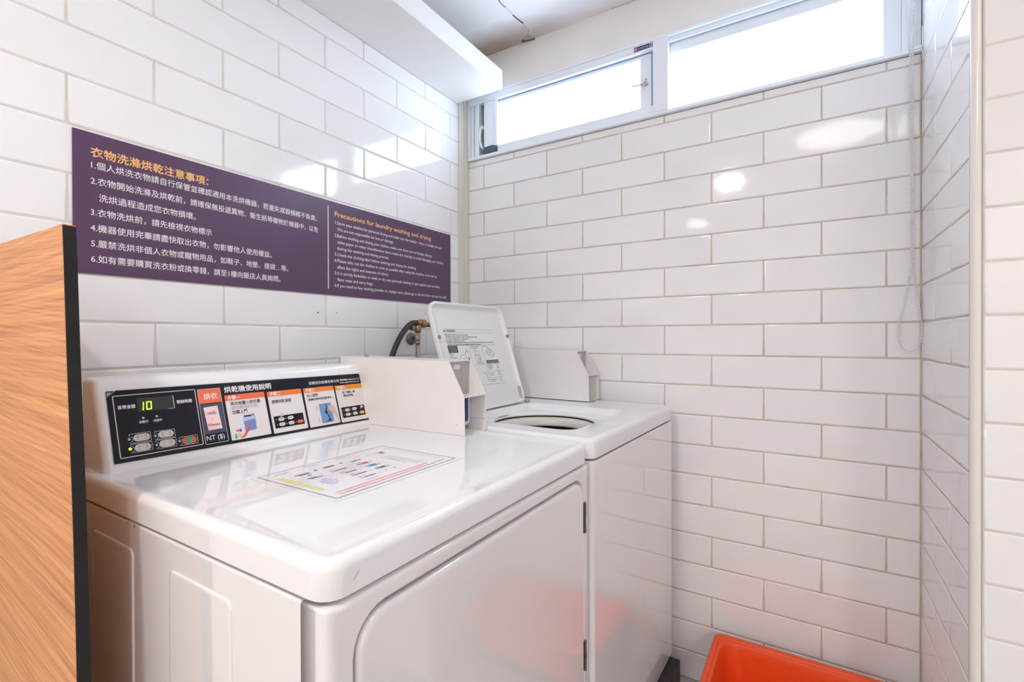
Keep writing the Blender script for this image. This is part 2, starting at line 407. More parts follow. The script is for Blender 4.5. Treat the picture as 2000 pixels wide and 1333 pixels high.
# floor, ceiling and the walls behind the camera --------------------
fl = struct(obj('floor', BX(-0.12, XE + 0.1, YE - 0.1, 0.12, -0.1, -0.0015), 'grout'))
nfl = 0
me_f = None
for ix in range(0, 11):
    for iy in range(0, 15):
        x0, y0 = ix * 0.305 + 0.002, -iy * 0.305 - 0.002
        if x0 > XE or y0 < YE: continue
        if me_f is None:
            b_ = BX(0, 0.301, -0.301, 0, -0.008, 0, bev=0.0008, seg=1); me_f = bpy.data.meshes.new('floor_tile'); b_.to_mesh(me_f); b_.free(); me_f.materials.append(M['floor'])
        o = link('floor_tile', me_f, fl); o.location = (x0, y0, 0)
ce = struct(obj('ceiling', BX(-0.12, XE + 0.1, YE - 0.1, 0.12, CEIL, CEIL + 0.1), 'ceiling'))
struct(obj('wall_front', BX(-0.12, XE + 0.1, YE - 0.1, YE, 0, CEIL), 'plain'))
struct(obj('wall_side', BX(XE, XE + 0.1, YE, YP + 0.12, 0, CEIL), 'plain'))
# crack and peeling flake on the ceiling
Fc = Fr((0, 0, CEIL), (0, 1, 0), (1, 0, 0))   # n = -Z ; a = y, b = x
bm = bmesh.new()
Fc.line(bm, [(-0.262, 0.334), (-0.24, 0.331), (-0.214, 0.334)], 0.0035, 0.0004)
Fc.line(bm, [(-0.214, 0.334), (-0.19, 0.338), (-0.161, 0.336), (-0.13, 0.342)], 0.0012, 0.0004)
Fc.line(bm, [(-0.165, 0.335), (-0.14, 0.338), (-0.118, 0.341), (-0.104, 0.3446)], 0.006, 0.0005)
Fc.line(bm, [(-0.104, 0.3446), (-0.075, 0.336), (-0.06, 0.342), (-0.04, 0.330)], 0.0012, 0.0004)
Fc.line(bm, [(-0.09, 0.33), (-0.07, 0.322), (-0.055, 0.326)], 0.001, 0.0004)
obj('ceiling_crack', bm, 'crack', ce)
bm = bmesh.new()
tri = [(0.283, -0.014), (0.334, -0.002), (0.322, -0.032)]
loft(bm, [[(0.289, -0.013, CEIL - 0.0010), (0.334, -0.002, CEIL - 0.0010), (0.325, -0.040, CEIL - 0.0005)], [(0.289, -0.013, CEIL - 0.0040), (0.334, -0.002, CEIL - 0.0050), (0.325, -0.040, CEIL - 0.0010)]])
obj('paint_flake_and_shade', bm, 'flake', ce)
bm = bmesh.new(); loft(bm, [[(0.284, -0.013, CEIL - 0.0003), (0.338, 0.0, CEIL - 0.0003), (0.334, -0.006, CEIL - 0.0003), (0.290, -0.019, CEIL - 0.0003)], [(0.284, -0.012, CEIL - 0.006), (0.338, -0.0005, CEIL - 0.006), (0.334, -0.005, CEIL - 0.006), (0.290, -0.017, CEIL - 0.006)]])
obj('paint_flake_and_shade', bm, 'crack', ce)  # dark strip stands in for the shadow along the flake's lower edge
bm = bmesh.new(); Fc.line(bm, [(-0.0012, 0.66), (-0.0008, 0.95)], 0.0012, 0.0004); obj('ceiling_crack', bm, 'crack', ce)
# boxing (soffit) along the left wall -------------------------------
bm = BX(0.0002, 0.232, -3.2, -0.074, 2.146, 2.221, bev=0.004, seg=3)
struct(obj('trim_2', bm, 'trunk', smooth='wn'))

# ---------------------------------------------------------------- window
win = bpy.data.objects.new('window_1', None); COL.objects.link(win); win['kind'] = 'structure'
def wp_(name, x0, x1, y0, y1, z0, z1, m='frame', bev=0.0015, parent=win):
    return obj(name, BX(x0, x1, y0, y1, z0, z1, bev=bev, seg=2) if bev else BX(x0, x1, y0, y1, z0, z1), m, parent, smooth='wn' if bev else False)
wp_('sill_rail', 0.0075, 1.5285, -0.010, 0.09, 1.9205, 1.9345)
wp_('sill_lip', 0.0075, 1.5285, -0.014, -0.010, 1.9205, 1.9265, bev=0.001)
wp_('head_rail', 0.0075, 1.5285, -0.010, 0.09, 2.1835, 2.1935)
wp_('head_band', 0.0075, 0.8095, -0.008, 0.010, 2.156, 2.1835)
wp_('head_track', 0.861, 1.5285, 0.002, 0.012, 2.168, 2.1835)
wp_('head_seal', 0.861, 1.4463, 0.004, 0.020, 2.1765, 2.1835, 'framedark', bev=0)
wp_('head_band', 0.861, 1.5285, 0.018, 0.05, 2.135, 2.180)
wp_('mullion', 0.8095, 0.861, -0.0105, 0.05, 1.9345, 2.1835)
# left jamb with its grooves
for a, b, y in ((0.0078, 0.020, -0.010), (0.0225, 0.034, -0.004), (0.0365, 0.049, 0.002), (0.051, 0.066, -0.006)):
    wp_('jamb_rib', a, b, y, 0.06, 1.9345, 2.1835, bev=0.001)
wp_('jamb_channel', 0.0078, 0.0900, 0.045, 0.09, 1.9345, 2.1835, 'recess', bev=0)
wp_('jamb_rib', 0.083, 0.090, 0.012, 0.045, 1.9345, 2.1835, 'framedark', bev=0)
# opening sash on the left
wp_('sash_stile', 0.0915, 0.1390, -0.006, 0.035, 1.9650, 2.1560)
wp_('sash_stile', 0.1390, 0.1560, -0.002, 0.035, 1.9650, 2.1560)
wp_('sash_rail', 0.1560, 0.8085, 0.000, 0.035, 1.9345, 1.9640)
wp_('sash_rail', 0.1560, 0.8085, 0.008, 0.035, 2.1420, 2.1530)
wp_('sash_seal', 0.1560, 0.8085, 0.006, 0.03, 2.1530, 2.1560, 'recess', bev=0)
wp_('sash_stile', 0.7600, 0.8000, 0.008, 0.035, 1.9640, 2.1420)
wp_('sash_seal', 0.8000, 0.8085, 0.006, 0.035, 1.9640, 2.1530, 'recess', bev=0)
wp_('window_pane', 0.150, 0.765, 0.020, 0.024, 1.960, 2.145, 'glass', bev=0)
bm = bmesh.new()
loft(bm, [[(x, y, z) for x, z in ((0.0915, 1.9375), (0.1560, 1.9345), (0.1560, 1.9580), (0.139, 1.9660), (0.0990, 1.9640), (0.0915, 1.9570))] for y in (-0.010, 0.03)])
obj('sash_corner_cap', bm, 'framedark', win)
bm = bmesh.new(); tube(bm, [(0.078, 0.0, 2.062), (0.074, -0.006, 2.045), (0.0725, -0.008, 2.02), (0.074, -0.009, 1.995), (0.080, -0.008, 1.972), (0.088, -0.006, 1.958)], [0.0055, 0.006, 0.0045, 0.0045, 0.005, 0.004], 8)
tube(bm, [(0.078, 0.03, 2.056), (0.078, -0.004, 2.056)], 0.007, 10)
obj('latch_handle', bm, 'frame', win, smooth=True)
bm = bmesh.new(); tube(bm, [(0.782, 0.008, 2.048), (0.782, -0.002, 2.048)], 0.006, 10); tube(bm, [(0.775, -0.001, 2.048), (0.735, -0.003, 2.046)], 0.003, 8)
tube(bm, [(0.782, 0.008, 2.064), (0.782, 0.003, 2.064)], 0.003, 8); obj('stay_screws', bm, 'steel', win, smooth=True)
# fixed light on the right
wp_('window_pane', 0.861, 1.4463, 0.024, 0.028, 1.936, 2.145, 'glass', bev=0)
wp_('glazing_bead', 0.861, 1.4463, 0.010, 0.024, 1.9345, 1.9400, bev=0.001)
wp_('stile', 1.4463, 1.4870, 0.004, 0.05, 1.9345, 2.1835)
wp_('jamb_rib', 1.4870, 1.5015, -0.004, 0.05, 1.9345, 2.1835)
wp_('jamb_rib', 1.5015, 1.5160, -0.0085, 0.05, 1.9345, 2.1835)
wp_('jamb_rib', 1.5160, 1.5285, -0.002, 0.05, 1.9345, 2.1835)
wp_('sill_lip', 1.500, 1.528, -0.016, -0.010, 1.9265, 1.934, bev=0.001)
# maker's sticker on the head
FS = Fr((0, -0.0083, 0), (1, 0, 0), (0, 0, 1))
bm = bmesh.new(); FS.rect(bm, 0.743, 0.808, 2.1635, 2.1795, 0.0003); st = obj('maker_sticker', bm, mat('navy_sticker', srgb(28, 62, 100), 0.3), win)
bm = bmesh.new(); FS.rect(bm, 0.743, 0.7565, 2.1625, 2.1795, 0.0005); obj('sticker_field', bm, mat('plum_sticker', srgb(118, 50, 98), 0.3), st)
bm = bmesh.new(); FS.disc(bm, 0.7495, 2.171, 0.0055, 0.0008, n=6); obj('emblem', bm, mat('pink_emblem', srgb(236, 170, 225), 0.3), st)
bm = bmesh.new(); FS.disc(bm, 0.7495, 2.171, 0.0022, 0.0010, n=6); obj('emblem', bm, mat('pink_emblem_centre', srgb(190, 90, 170), 0.3), st)
bm = bmesh.new(); FS.rect(bm, 0.7955, 0.808, 2.1635, 2.1795, 0.0005); obj('sticker_field', bm, mat('brown_sticker', srgb(74, 50, 74), 0.3), st)
bm = bmesh.new(); FS.outline(bm, 0.7975, 0.8055, 2.1650, 2.1785, 0.0018, 0.0008, 0.0003); obj('emblem', bm, 'pinkpaper', st)
text(FS, '大同鋁門窗', 0.7580, 0.7935, 2.1675, 0.0080, 0.0006, mat('pale_blue_sticker_print', srgb(150, 200, 240), 0.4).name and 'palebluep', st)

# cable ducts in the corner
for nm, y0, y1, m, lab in (('cable_duct', -0.0665, -0.0400, 'duct', 'cream vertical cable duct on the left wall, the one farther from the corner'),
                           ('cable_duct', -0.0330, -0.0020, 'duct', 'cream vertical cable duct tight in the corner beneath the window end')):
    bm = BX(0.0003, 0.0070, y0, y1, 0.0, 2.30, bev=0.0018, seg=2)
    tag(obj(nm, bm, m, smooth='wn'), lab, 'cable duct', 'cable ducts in the corner')
tag(obj('cable_strip', BX(0.0003, 0.0045, -0.0395, -0.0335, 0.0, 2.30, bev=0.001, seg=1), 'ductw', smooth='wn'), 'thin white strip between the two cream cable ducts in the corner', 'trim strip')

# ---------------------------------------------------------------- sign on the left wall
sg = thing('wall_sign', (0, 0, 0), 'long purple bilingual notice board with white rules on the tiled wall above the dryer', 'sign')
S0 = 0.0030
bm = BX(0.0003, S0, -1.3282, -0.1232, 1.2885, 1.5815, bev=0.0006, seg=1); obj('board', bm, 'sign', sg)
FG = Fr((S0, 0, 0), (0, 1, 0), (0, 0, 1)); h = 0.0002
text(FG, '衣物洗滌烘乾注意事項：', -1.2991, -1.0700, 1.5335, 0.0225, h, 'gold', sg, 'heading', bold=0.018)
E_ = 0.0176; hb = 0.006
for s, a0, a1, b in (('1.個人烘洗衣物請自行保管並確認適用本洗烘機器，若遺失或毀損概不負責。', -1.2985, -0.7609, 1.5085),
                     ('2.衣物開始洗滌及烘乾前，請確保無投遞異物、衛生紙等雜物於機器中，以免', -1.2993, -0.7575, 1.4755),
                     ('洗烘過程造成您衣物損壞。', -1.2860, -1.0989, 1.4420),
                     ('3.衣物洗烘前，請先檢視衣物標示', -1.2997, -1.0622, 1.4100),
                     ('4.機器使用完畢請盡快取出衣物，勿影響他人使用權益。', -1.2999, -0.9054, 1.3775),
                     ('5.嚴禁洗烘非個人衣物或寵物用品，如鞋子、地墊、提袋…等。', -1.2993, -0.8560, 1.3450),
                     ('6.如有需要購買洗衣粉或換零錢，請至1樓向飯店人員詢問。', -1.2995, -0.8798, 1.3130)):
    text(FG, s, a0, a1, b, E_, h, 'whiteprint', sg, bold=hb)
text(FG, 'Precautions for laundry washing and drying', -0.6966, -0.2458, 1.5370, 0.0215, h, 'gold', sg, 'heading', bold=0.014)
for s, a0, a1, b in (('1.Store your clothes for personal drying and make sure the washer / dryer is suitable for use.', -0.6955, -0.1799, 1.5125),
                     ('We are not responsible for loss or damage.', -0.6871, -0.4458, 1.4925),
                     ('2.Before washing and drying your clothes, make sure there are no foreign objects,', -0.6977, -0.2393, 1.4720),
                     ('toilet paper or other miscellaneous items inside the machine to avoid damaging your clothes', -0.6873, -0.1718, 1.4525),
                     ('during the washing and drying process.', -0.6874, -0.4681, 1.4330),
                     ('3.Check the clothing label before washing and drying the clothing', -0.6972, -0.3314, 1.4130),
                     ('4.Please take out the clothes as soon as possible after using the machine, so as not to', -0.6985, -0.2118, 1.3935),
                     ('affect the rights and interests of others.', -0.6877, -0.4699, 1.3735),
                     ('5.It is strictly forbidden to wash or dry non-personal clothing or pet supplies such as shoes,', -0.6975, -0.1917, 1.3540),
                     ('floor mats and carry bags.', -0.6878, -0.5415, 1.3340),
                     ('6.If you need to buy washing powder or change coins, please go to the first floor and ask the staff.', -0.6977, -0.1508, 1.3150)):
    text(FG, s, a0, a1, b, 0.0145, h, 'whiteprint', sg, bold=0.004)
bm = bmesh.new(); FG.rect(bm, -0.7225, -0.7195, 1.307, 1.564, h); obj('divider_line', bm, 'whiteprint', sg)

# two small wall plugs
for y, z, m, lab in ((-0.7563, 1.2309, 'crack', 'tiny dark drill hole plug in the tile under the sign, left of the grout joint'), (-0.6874, 1.2331, 'grout', 'tiny pale filled drill hole in the tile under the sign, right of the joint')):
    bm = bmesh.new(); tube(bm, [(-0.003, y, z), (0.0016, y, z)], 0.0022, 8); tag(obj('wall_plug', bm, m), lab, 'wall plug', 'wall plugs')

# ---------------------------------------------------------------- wooden partition
wd = thing('partition_panel', (0, 0, 0), 'orange streaky wood grain partition panel with black front edge, left of the dryer', 'partition')
PY0, PY1 = -1.4600, -1.4472
prof = [(1.3025, 0.4330), (1.25, 0.4375), (1.19, 0.4415), (1.12, 0.4465), (1.04, 0.4535), (0.95, 0.4615), (0.85, 0.4680), (0.75, 0.4730), (0.65, 0.4765), (0.45, 0.4800), (0.0, 0.4830)]
bm = bmesh.new()
pts = [(0.004, 0.0)] + [(x - 0.0022, z) for z, x in reversed(prof)] + [(0.004, 1.310)]
pts = [(0.004, 0.0)] + [(x - 0.0022, z) for z, x in reversed(prof)][0:] + [(0.004, 1.3085)]
loft(bm, [[(x, y, z) for x, z in pts] for y in (PY0, PY1)])
obj('wood_board', bm, 'wood', wd)
bm = bmesh.new()
e0 = [(x - 0.0022, z) for z, x in prof]; e1 = [(x, z) for z, x in prof]
loop = e0 + e1[::-1]
loft(bm, [[(x, y, z) for x, z in loop] for y in (PY0 - 0.0005, PY1 + 0.0005)])
obj('edge_banding', bm, 'black', wd)
bm = bmesh.new()
loft(bm, [[(x, y, z) for x, z in ((0.004, 1.3085), (0.4330, 1.3026), (0.4330, 1.3040), (0.004, 1.3100))] for y in (PY0 - 0.0002, PY1 + 0.0005)])
obj('edge_banding', bm, 'wood', wd)

# ---------------------------------------------------------------- machines
def top_slab(bm, x0, x1, y0, y1, z0, z1, rc, n=6, extra=None, dish=0.005):
    """rounded top panel; profile (inset, z)"""
    L = []
    pro = [(0.004, z0), (0.0, z0 + 0.003), (0.0, z1 - 0.012), (0.0012, z1 - 0.0065), (0.0045, z1 - 0.0018), (0.009, z1), (0.015, z1 - 0.0001), (0.022, z1 - dish * 0.45), (0.034, z1 - dish * 0.9), (0.042, z1 - dish), (0.050, z1 - dish)]
    for i, z in pro: L.append([(a, b, z) for a, b in rr(x0 + i, x1 - i, y0 + i, y1 - i, max(rc - i, 0.002), n)])
    if extra: L += extra(n)
    loft(bm, L)
    return bm

def machine_body(t, x0, x1, y0, y1, z0, z1, seam):
    obj('cabinet', BX(x0, seam - 0.0012, y0 + 0.0015, y1 - 0.0015, z0, z1, bev=0.003, seg=2), 'enamel2', t, smooth='wn')

# plinth under both machines
tag(obj('plinth', BX(0.22, 0.885, -1.36, -0.715, 0.0, 0.095, bev=0.002, seg=1), 'blackbase'), 'low black base board under the clothes dryer', 'plinth', 'machine plinths')
tag(obj('plinth', BX(0.22, 0.912, -0.675, -0.068, 0.0, 0.098, bev=0.002, seg=1), 'blackbase'), 'low black base board under the washing machine beside the back wall', 'plinth', 'machine plinths')

# ======== dryer
dr = thing('clothes_dryer', (0, 0, 0), 'white front-loading coin clothes dryer with black control console, nearest the camera', 'dryer')
DX0, DX1, DY0, DY1 = 0.160, 0.860, -1.379, -0.704
SEAM = 0.8176
machine_body(dr, DX0 + 0.005, DX1, DY0, DY1, 0.0955, 0.8755, SEAM)
FD = Fr((0, DY0 + 0.0015, 0), (1, 0, 0), (0, 0, 1))
for a0, a1 in ((0.259, 0.414), (0.527, 0.684)):
    bm = bmesh.new(); FD.bezel(bm, a0, a1, 0.16, 0.838, 0.012, 4, [(0, -0.001), (0.0006, 0.0012), (0.003, 0.0018), (0.006, 0.0018)])
    obj('embossed_panel', bm, 'enamel2', dr, smooth='wn')
# front panel ring with door recess
FF = Fr((0, 0, 0), (0, 1, 0), (0, 0, 1))  # n=+X
def front(bm, y0, y1, z0, z1, xb, xf, hole=None, rv=0.012):
    n = 6; L = []
    for i, x in ((0, xb), (0, xf - rv), (0.0011, xf - rv * 0.55), (0.0042, xf - rv * 0.2), (rv * 0.8, xf - 0.0006), (rv * 1.2, xf)):
        L.append([(x, a, b) for a, b in rr(y0 + i, y1 - i, z0 + i * 0.5, z1 - i * 0.5, 0.003, n)])
    if hole:
        a0, a1, b0, b1, r = hole
        for i, x in ((-0.0035, xf), (-0.0010, xf - 0.001), (0, xf - 0.004), (0.0, xf - 0.016)):
            L.append([(x, a, b) for a, b in rr(a0 + i, a1 - i, b0 + i, b1 - i, r - i, n)])
    loft(bm, L)
bm = bmesh.new(); front(bm, DY0, DY1, 0.0955, 0.8760, SEAM + 0.0012, DX1, (-1.3440, -0.7335, 0.28, 0.8540, 0.045)); obj('front_panel', bm, 'enamel2', dr, smooth='wn')
door = bmesh.new()
FFd = Fr((0.846, 0, 0), (0, 1, 0), (0, 0, 1))
FFd.bezel(door, -1.3390, -0.7355, 0.285, 0.8480, 0.041, 6, [(0, 0.0), (0, 0.0100), (0.0012, 0.0135), (0.0040, 0.0155), (0.0085, 0.0160)])
door = obj('door', door, 'enamel2', dr, smooth='wn')
for z0, z1 in ((0.7334, 0.7986), (0.4384, 0.5011)):
    bm = bmesh.new(); box(bm, 0.8602, 0.8622, -0.7365, -0.7275, z0, z1)
    k = (z1 - z0) / 4
    for i in range(4): tube(bm, [(0.8630, -0.7330, z0 + i * k + 0.0008), (0.8630, -0.7330, z0 + (i + 1) * k - 0.0008)], 0.0026, 8)
    obj('hinge', bm, 'darksteel', door)
# top panel
bm = bmesh.new(); top_slab(bm, DX0, DX1, DY0, DY1, 0.8790, 0.9220, 0.028, 6, dish=0.0040); obj('top_panel', bm, 'enamel', dr, smooth='wn')
for x, s in ((0.394, 0.004), (0.416, 0.005)):
    bm = bmesh.new(); FD.rect(bm, x, x + s, 0.8720, 0.8746, 0.0006); obj('rust_spot', bm, 'rust', dr)
bm = bmesh.new(); FF.line(bm, [(-1.345, 0.8950), (-1.337, 0.9035)], 0.0005, DX1 + 0.0004); obj('scuff_mark', bm, 'inkgrey', dr)
# console
CZ = 0.9182
bm = bmesh.new()
pf = [(0.249, CZ), (0.2012, 1.068), (0.1985, 1.0742), (0.1935, 1.0788), (0.187, 1.0805), (0.160, 1.0825), (0.152, 1.0800), (0.150, 1.0730), (0.150, CZ)]
def con_loop(y, ins):
    cx = sum(x for x, z in pf) / len(pf); cz = 1.0
    out = []
    for x, z in pf:
        out.append((x - ins * (1 if x > 0.19 else 0.2 if x > 0.155 else -0.6), y, z - (ins if z > 1.06 else 0)))
    return out
ys = [(-1.3590, 0.010), (-1.3585, 0.0055), (-1.3560, 0.0025), (-1.3520, 0.0008), (-1.3470, 0.0), (-0.7690, 0.0), (-0.7640, 0.0008), (-0.7610, 0.003), (-0.7600, 0.006)]
loft(bm, [con_loop(y, i) for y, i in ys])
con = obj('control_console', bm, 'enamel', dr, smooth='wn')
bm = bmesh.new(); box(bm, 0.152, 0.246, -1.357, -0.762, CZ - 0.0014, CZ); obj('console_gasket', bm, 'ink', dr)
# overlay on console face
FC = Fr((0.249, 0, 0.919), (0, 1, 0), (-0.32 * 1.0, 0, 1.0))
FC.o = Vector((0.249, 0, 0.9195))
OFF = 0.0012
bm = bmesh.new(); FC.poly(bm, [(-1.3435, 0.016), (-1.342, 0.0145), (-0.7755, 0.0105), (-0.774, 0.012), (-0.7755, 0.1400), (-0.777, 0.1412), (-1.328, 0.1455), (-1.3425, 0.1335)], -0.0003, OFF)
obj('control_overlay', bm, 'overlay', con)
bm = bmesh.new(); FC.poly(bm, [(-1.3425, 0.1345), (-1.3385, 0.1385), (-1.3300, 0.1453), (-1.3425, 0.1450)], 0.0002, OFF); obj('overlay_corner', bm, 'ink', con)
bm = bmesh.new(); FC.poly(bm, [(-1.3415, 0.1360), (-1.3350, 0.1425), (-1.3410, 0.1420)], OFF + 0.0001); obj('overlay_corner', bm, 'leddim', con)
h1 = OFF + 0.0002; h2 = OFF + 0.0004; h3 = OFF + 0.0006
bm = bmesh.new()
FC.outline(bm, -1.3345, -1.1980, 0.0220, 0.1360, 0.0013, h1, 0.002)
FC.outline(bm, -1.1945, -1.1495, 0.0203, 0.1346, 0.0009, h1, 0.002)
obj('printed_frame', bm, 'card', con)
bm = bmesh.new(); FC.rect(bm, -1.2990, -1.2383, 0.1020, 0.1272, h1); obj('display_window', bm, 'lcd', con)
bm = bmesh.new(); FC.rect(bm, -1.2399, -1.2383, 0.1020, 0.1272, h2); FC.rect(bm, -1.251, -1.2383, 0.1016, 0.1023, h2); obj('display_frame', bm, 'leddim', con)
bm = bmesh.new()
FC.poly(bm, [(-1.2918, 0.1045), (-1.2898, 0.1045), (-1.2888, 0.1117), (-1.2906, 0.1117)], h3); FC.poly(bm, [(-1.2904, 0.1127), (-1.2887, 0.1127), (-1.2878, 0.1197), (-1.2896, 0.1197)], h3)
x0, x1, y0, y1, w_ = -1.2858, -1.2768, 0.1045, 0.1200, 0.0019; sh = 0.0014
for a, b, c, d in ((x0 + .0006, x1 - .0006, y0, y0 + w_), (x0 + .0006, x1 - .0006, y1 - w_, y1), (x0, x0 + w_, y0 + .0006, 0.1119), (x1 - w_, x1, y0 + .0006, 0.1119), (x0, x0 + w_, 0.1126, y1 - .0006), (x1 - w_, x1, 0.1126, y1 - .0006)):
    s_ = lambda v: (v - y0) / (y1 - y0) * sh
    FC.poly(bm, [(a + s_(c), c), (b + s_(c), c), (b + s_(d), d), (a + s_(d), d)], h3)
obj('lit_digits', bm, 'led', con)
for a, b in ((-1.2924, 0.0899), (-1.2708, 0.0899), (-1.3179, 0.054), (-1.2778, 0.0533), (-1.2776, 0.0362), (-1.2392, 0.0363)):
    bm = bmesh.new(); FC.disc(bm, a, b, 0.0022, h3); obj('indicator_lamp', bm, 'leddim', con)
bm = bmesh.new(); FC.disc(bm, -1.3184, 0.0367, 0.0026, h3); obj('lit_lamp', bm, 'led', con)
for s, a0, a1, b, em in (('投幣金額', -1.3284, -1.3020, 0.1108, 0.0078), ('剩餘時間', -1.2339, -1.2070, 0.1103, 0.0078), ('烘乾中', -1.2992, -1.2853, 0.0805, 0.0056), ('冷卻中', -1.2772, -1.2631, 0.0802, 0.0056)):
    text(FC, s, a0, a1, b, em, h1, 'whiteprint', con, bold=0.02)
for (a0, a1, b0, b1), (p0, p1, q0, q1), m, t1, t2 in (
        ((-1.3180, -1.2840, 0.0458, 0.0634), (-1.3115, -1.2860, 0.0482, 0.0610), 'button', '高', '溫'), ((-1.2785, -1.2447, 0.0458, 0.0620), (-1.2725, -1.2472, 0.0480, 0.0604), 'button', '低', '溫'),
        ((-1.3178, -1.2836, 0.0288, 0.0446), (-1.3118, -1.2864, 0.0300, 0.0428), 'button', '中', '溫'), ((-1.2785, -1.2443, 0.0284, 0.0450), (-1.2730, -1.2466, 0.0300, 0.0430), 'button', '冷', '風'),
        ((-1.2398, -1.2068, 0.0270, 0.0440), (-1.2348, -1.2092, 0.0285, 0.0420), 'buttonorange', None, None)):
    bm = bmesh.new(); FC.outline(bm, a0, a1, b0, b1, 0.0009, h1, 0.0018)
    obj('button_frame', bm, 'leddim', con)
    bm = bmesh.new(); FC.disc(bm, a0 + 0.0004, (b0 + b1) / 2 - 0.001, 0.0052, h1 + 0.0001, n=16); obj('button_notch', bm, 'overlay', con)
    bm = bmesh.new(); cx, cy = a0 + 0.0004, (b0 + b1) / 2 - 0.001
    FC.line(bm, [(cx + 0.0055 * math.cos(t), cy + 0.0055 * math.sin(t)) for t in [(-1.2 + 2.4 * i / 8) for i in range(9)]], 0.0008, h2); obj('button_frame', bm, 'leddim', con)
    bm = bmesh.new(); FC.rect(bm, p0, p1, q0, q1, h2, r=(q1 - q0) / 2 - 0.0002, n=6); bt = obj('button', bm, m, con)
    if t1:
        c_ = (p0 + p1) / 2; qm = (q0 + q1) / 2
        text(FC, t1, c_ - 0.0080, c_ - 0.0042, qm + 0.0002, 0.0045, h3, 'ink', con); text(FC, t2, c_ + 0.0042, c_ + 0.0080, qm + 0.0002, 0.0045, h3, 'ink', con)
        bm = bmesh.new(); ticks(FC, bm, c_ - 0.008, c_ - 0.0035, qm - 0.0038, 0.0020, h3, 0.001, 0.0005); ticks(FC, bm, c_ + 0.0040, c_ + 0.0085, qm - 0.0038, 0.0020, h3, 0.001, 0.0005); obj('printed_marks', bm, 'inkgrey', con)
bm = bmesh.new(); FC.disc(bm, -1.2218, 0.0357, 0.0062, h3, 0.0052, n=12); obj('start_mark', bm, 'green', con)
bm = bmesh.new(); FC.rect(bm, -1.2925 - 0.0075, -1.2925 - 0.0045, 0.0545, 0.058, h3, r=0.001); obj('worn_spot', bm, 'amber', con)
bm = bmesh.new(); FC.rect(bm, -1.1939, -1.1502, 0.1042, 0.1340, h2, r=0.0015); obj('price_header', bm, 'orangeprint', con)
text(FC, '烘衣', -1.1842, -1.1580, 0.1130, 0.0140, h3, 'whiteprint', con, bold=0.02)
bm = bmesh.new(); FC.rect(bm, -1.1939, -1.1502, 0.0405, 0.1025, h2); obj('tape', bm, 'tape', con)
bm = bmesh.new(); FC.poly(bm, [(-1.188, 0.0957), (-1.1607, 0.0973), (-1.1579, 0.0488), (-1.1852, 0.0479)], h3); obj('price_paper', bm, 'pinkpaper', con)
text(FC, '10元', -1.1815, -1.1655, 0.0800, 0.0082, h3 + 0.0002, mat('brown_print', srgb(90, 50, 55), 0.5), con, bold=0.014); text(FC, '/', -1.1752, -1.1728, 0.0672, 0.0080, h3 + 0.0002, 'red', con); text(FC, '10min', -1.1835, -1.1618, 0.0560, 0.0078, h3 + 0.0002, mat('brown_print', srgb(90, 50, 55), 0.5), con, bold=0.014)
text(FC, 'NT ($)', -1.1909, -1.1562, 0.0278, 0.0138, h2, 'whiteprint', con, bold=0.005)
text(FC, '烘乾機使用說明', -1.1417, -1.0375, 0.1232, 0.0148, h1, 'whiteprint', con, bold=0.02)
text(FC, '宏開洗衣設備有限公司', -0.9390, -0.8495, 0.1230, 0.0083, h1, 'whiteprint', con, bold=0.01)
text(FC, '服務電話:0800-023-166', -0.8463, -0.7826, 0.1252, 0.0056, h1, 'whiteprint', con, bold=0.01)
text(FC, 'www.asian166.com.tw', -0.8470, -0.7837, 0.1185, 0.0056, h1, 'whiteprint', con, bold=0.01)
cards = [(-1.1435, -1.0565, 0.0192, 0.1168, 0.1042), (-1.0502, -0.9636, 0.0180, 0.1153, 0.1031), (-0.9580, -0.8704, 0.0167, 0.1146, 0.1027), (-0.8660, -0.7777, 0.0150, 0.1132, 0.1011)]
for i, (a0, a1, b0, b1, bh) in enumerate(cards):
    bm = bmesh.new(); FC.rect(bm, a0, a1, b0, b1, h1, r=0.0018); obj('instruction_card', bm, 'card', con)
    bm = bmesh.new(); FC.poly(bm, [(a0, bh), (a1, bh)] + [q for q in rr(a0, a1, bh, b1, 0.0018, 3)[:8]], h2); obj('card_header', bm, 'hd%d' % i, con)
    text(FC, '步驟' + '一二三四'[i], a0 + 0.0060, a0 + 0.0315, bh + 0.0024, 0.0098, h3, 'whiteprint', con, bold=0.02)
A_ = 'ink'
text(FC, '將衣物置入烘衣槽', -1.1335, -1.0690, 0.0937, 0.0092, h2, A_, con, bold=0.014); text(FC, '(請勿超過6分滿)', -1.1345, -1.0755, 0.0848, 0.0082, h2, 'inkgrey', con); text(FC, '並關上門', -1.1332, -1.1010, 0.0748, 0.0092, h2, A_, con, bold=0.014)
text(FC, '選擇烘乾溫度', -1.0429, -0.9946, 0.0873, 0.0088, h2, A_, con, bold=0.014)
text(FC, '投入錢幣', -0.9517, -0.9200, 0.0920, 0.0084, h2, A_, con, bold=0.014); text(FC, '(連續投幣時間自動累計)', -0.9510, -0.8790, 0.0825, 0.0066, h2, A_, con, bold=0.014)
text(FC, '按「啟動」鍵', -0.8460, -0.8066, 0.0905, 0.0072, h2, A_, con, bold=0.014); text(FC, '開始烘乾', -0.8445, -0.8130, 0.0815, 0.0076, h2, A_, con, bold=0.014)
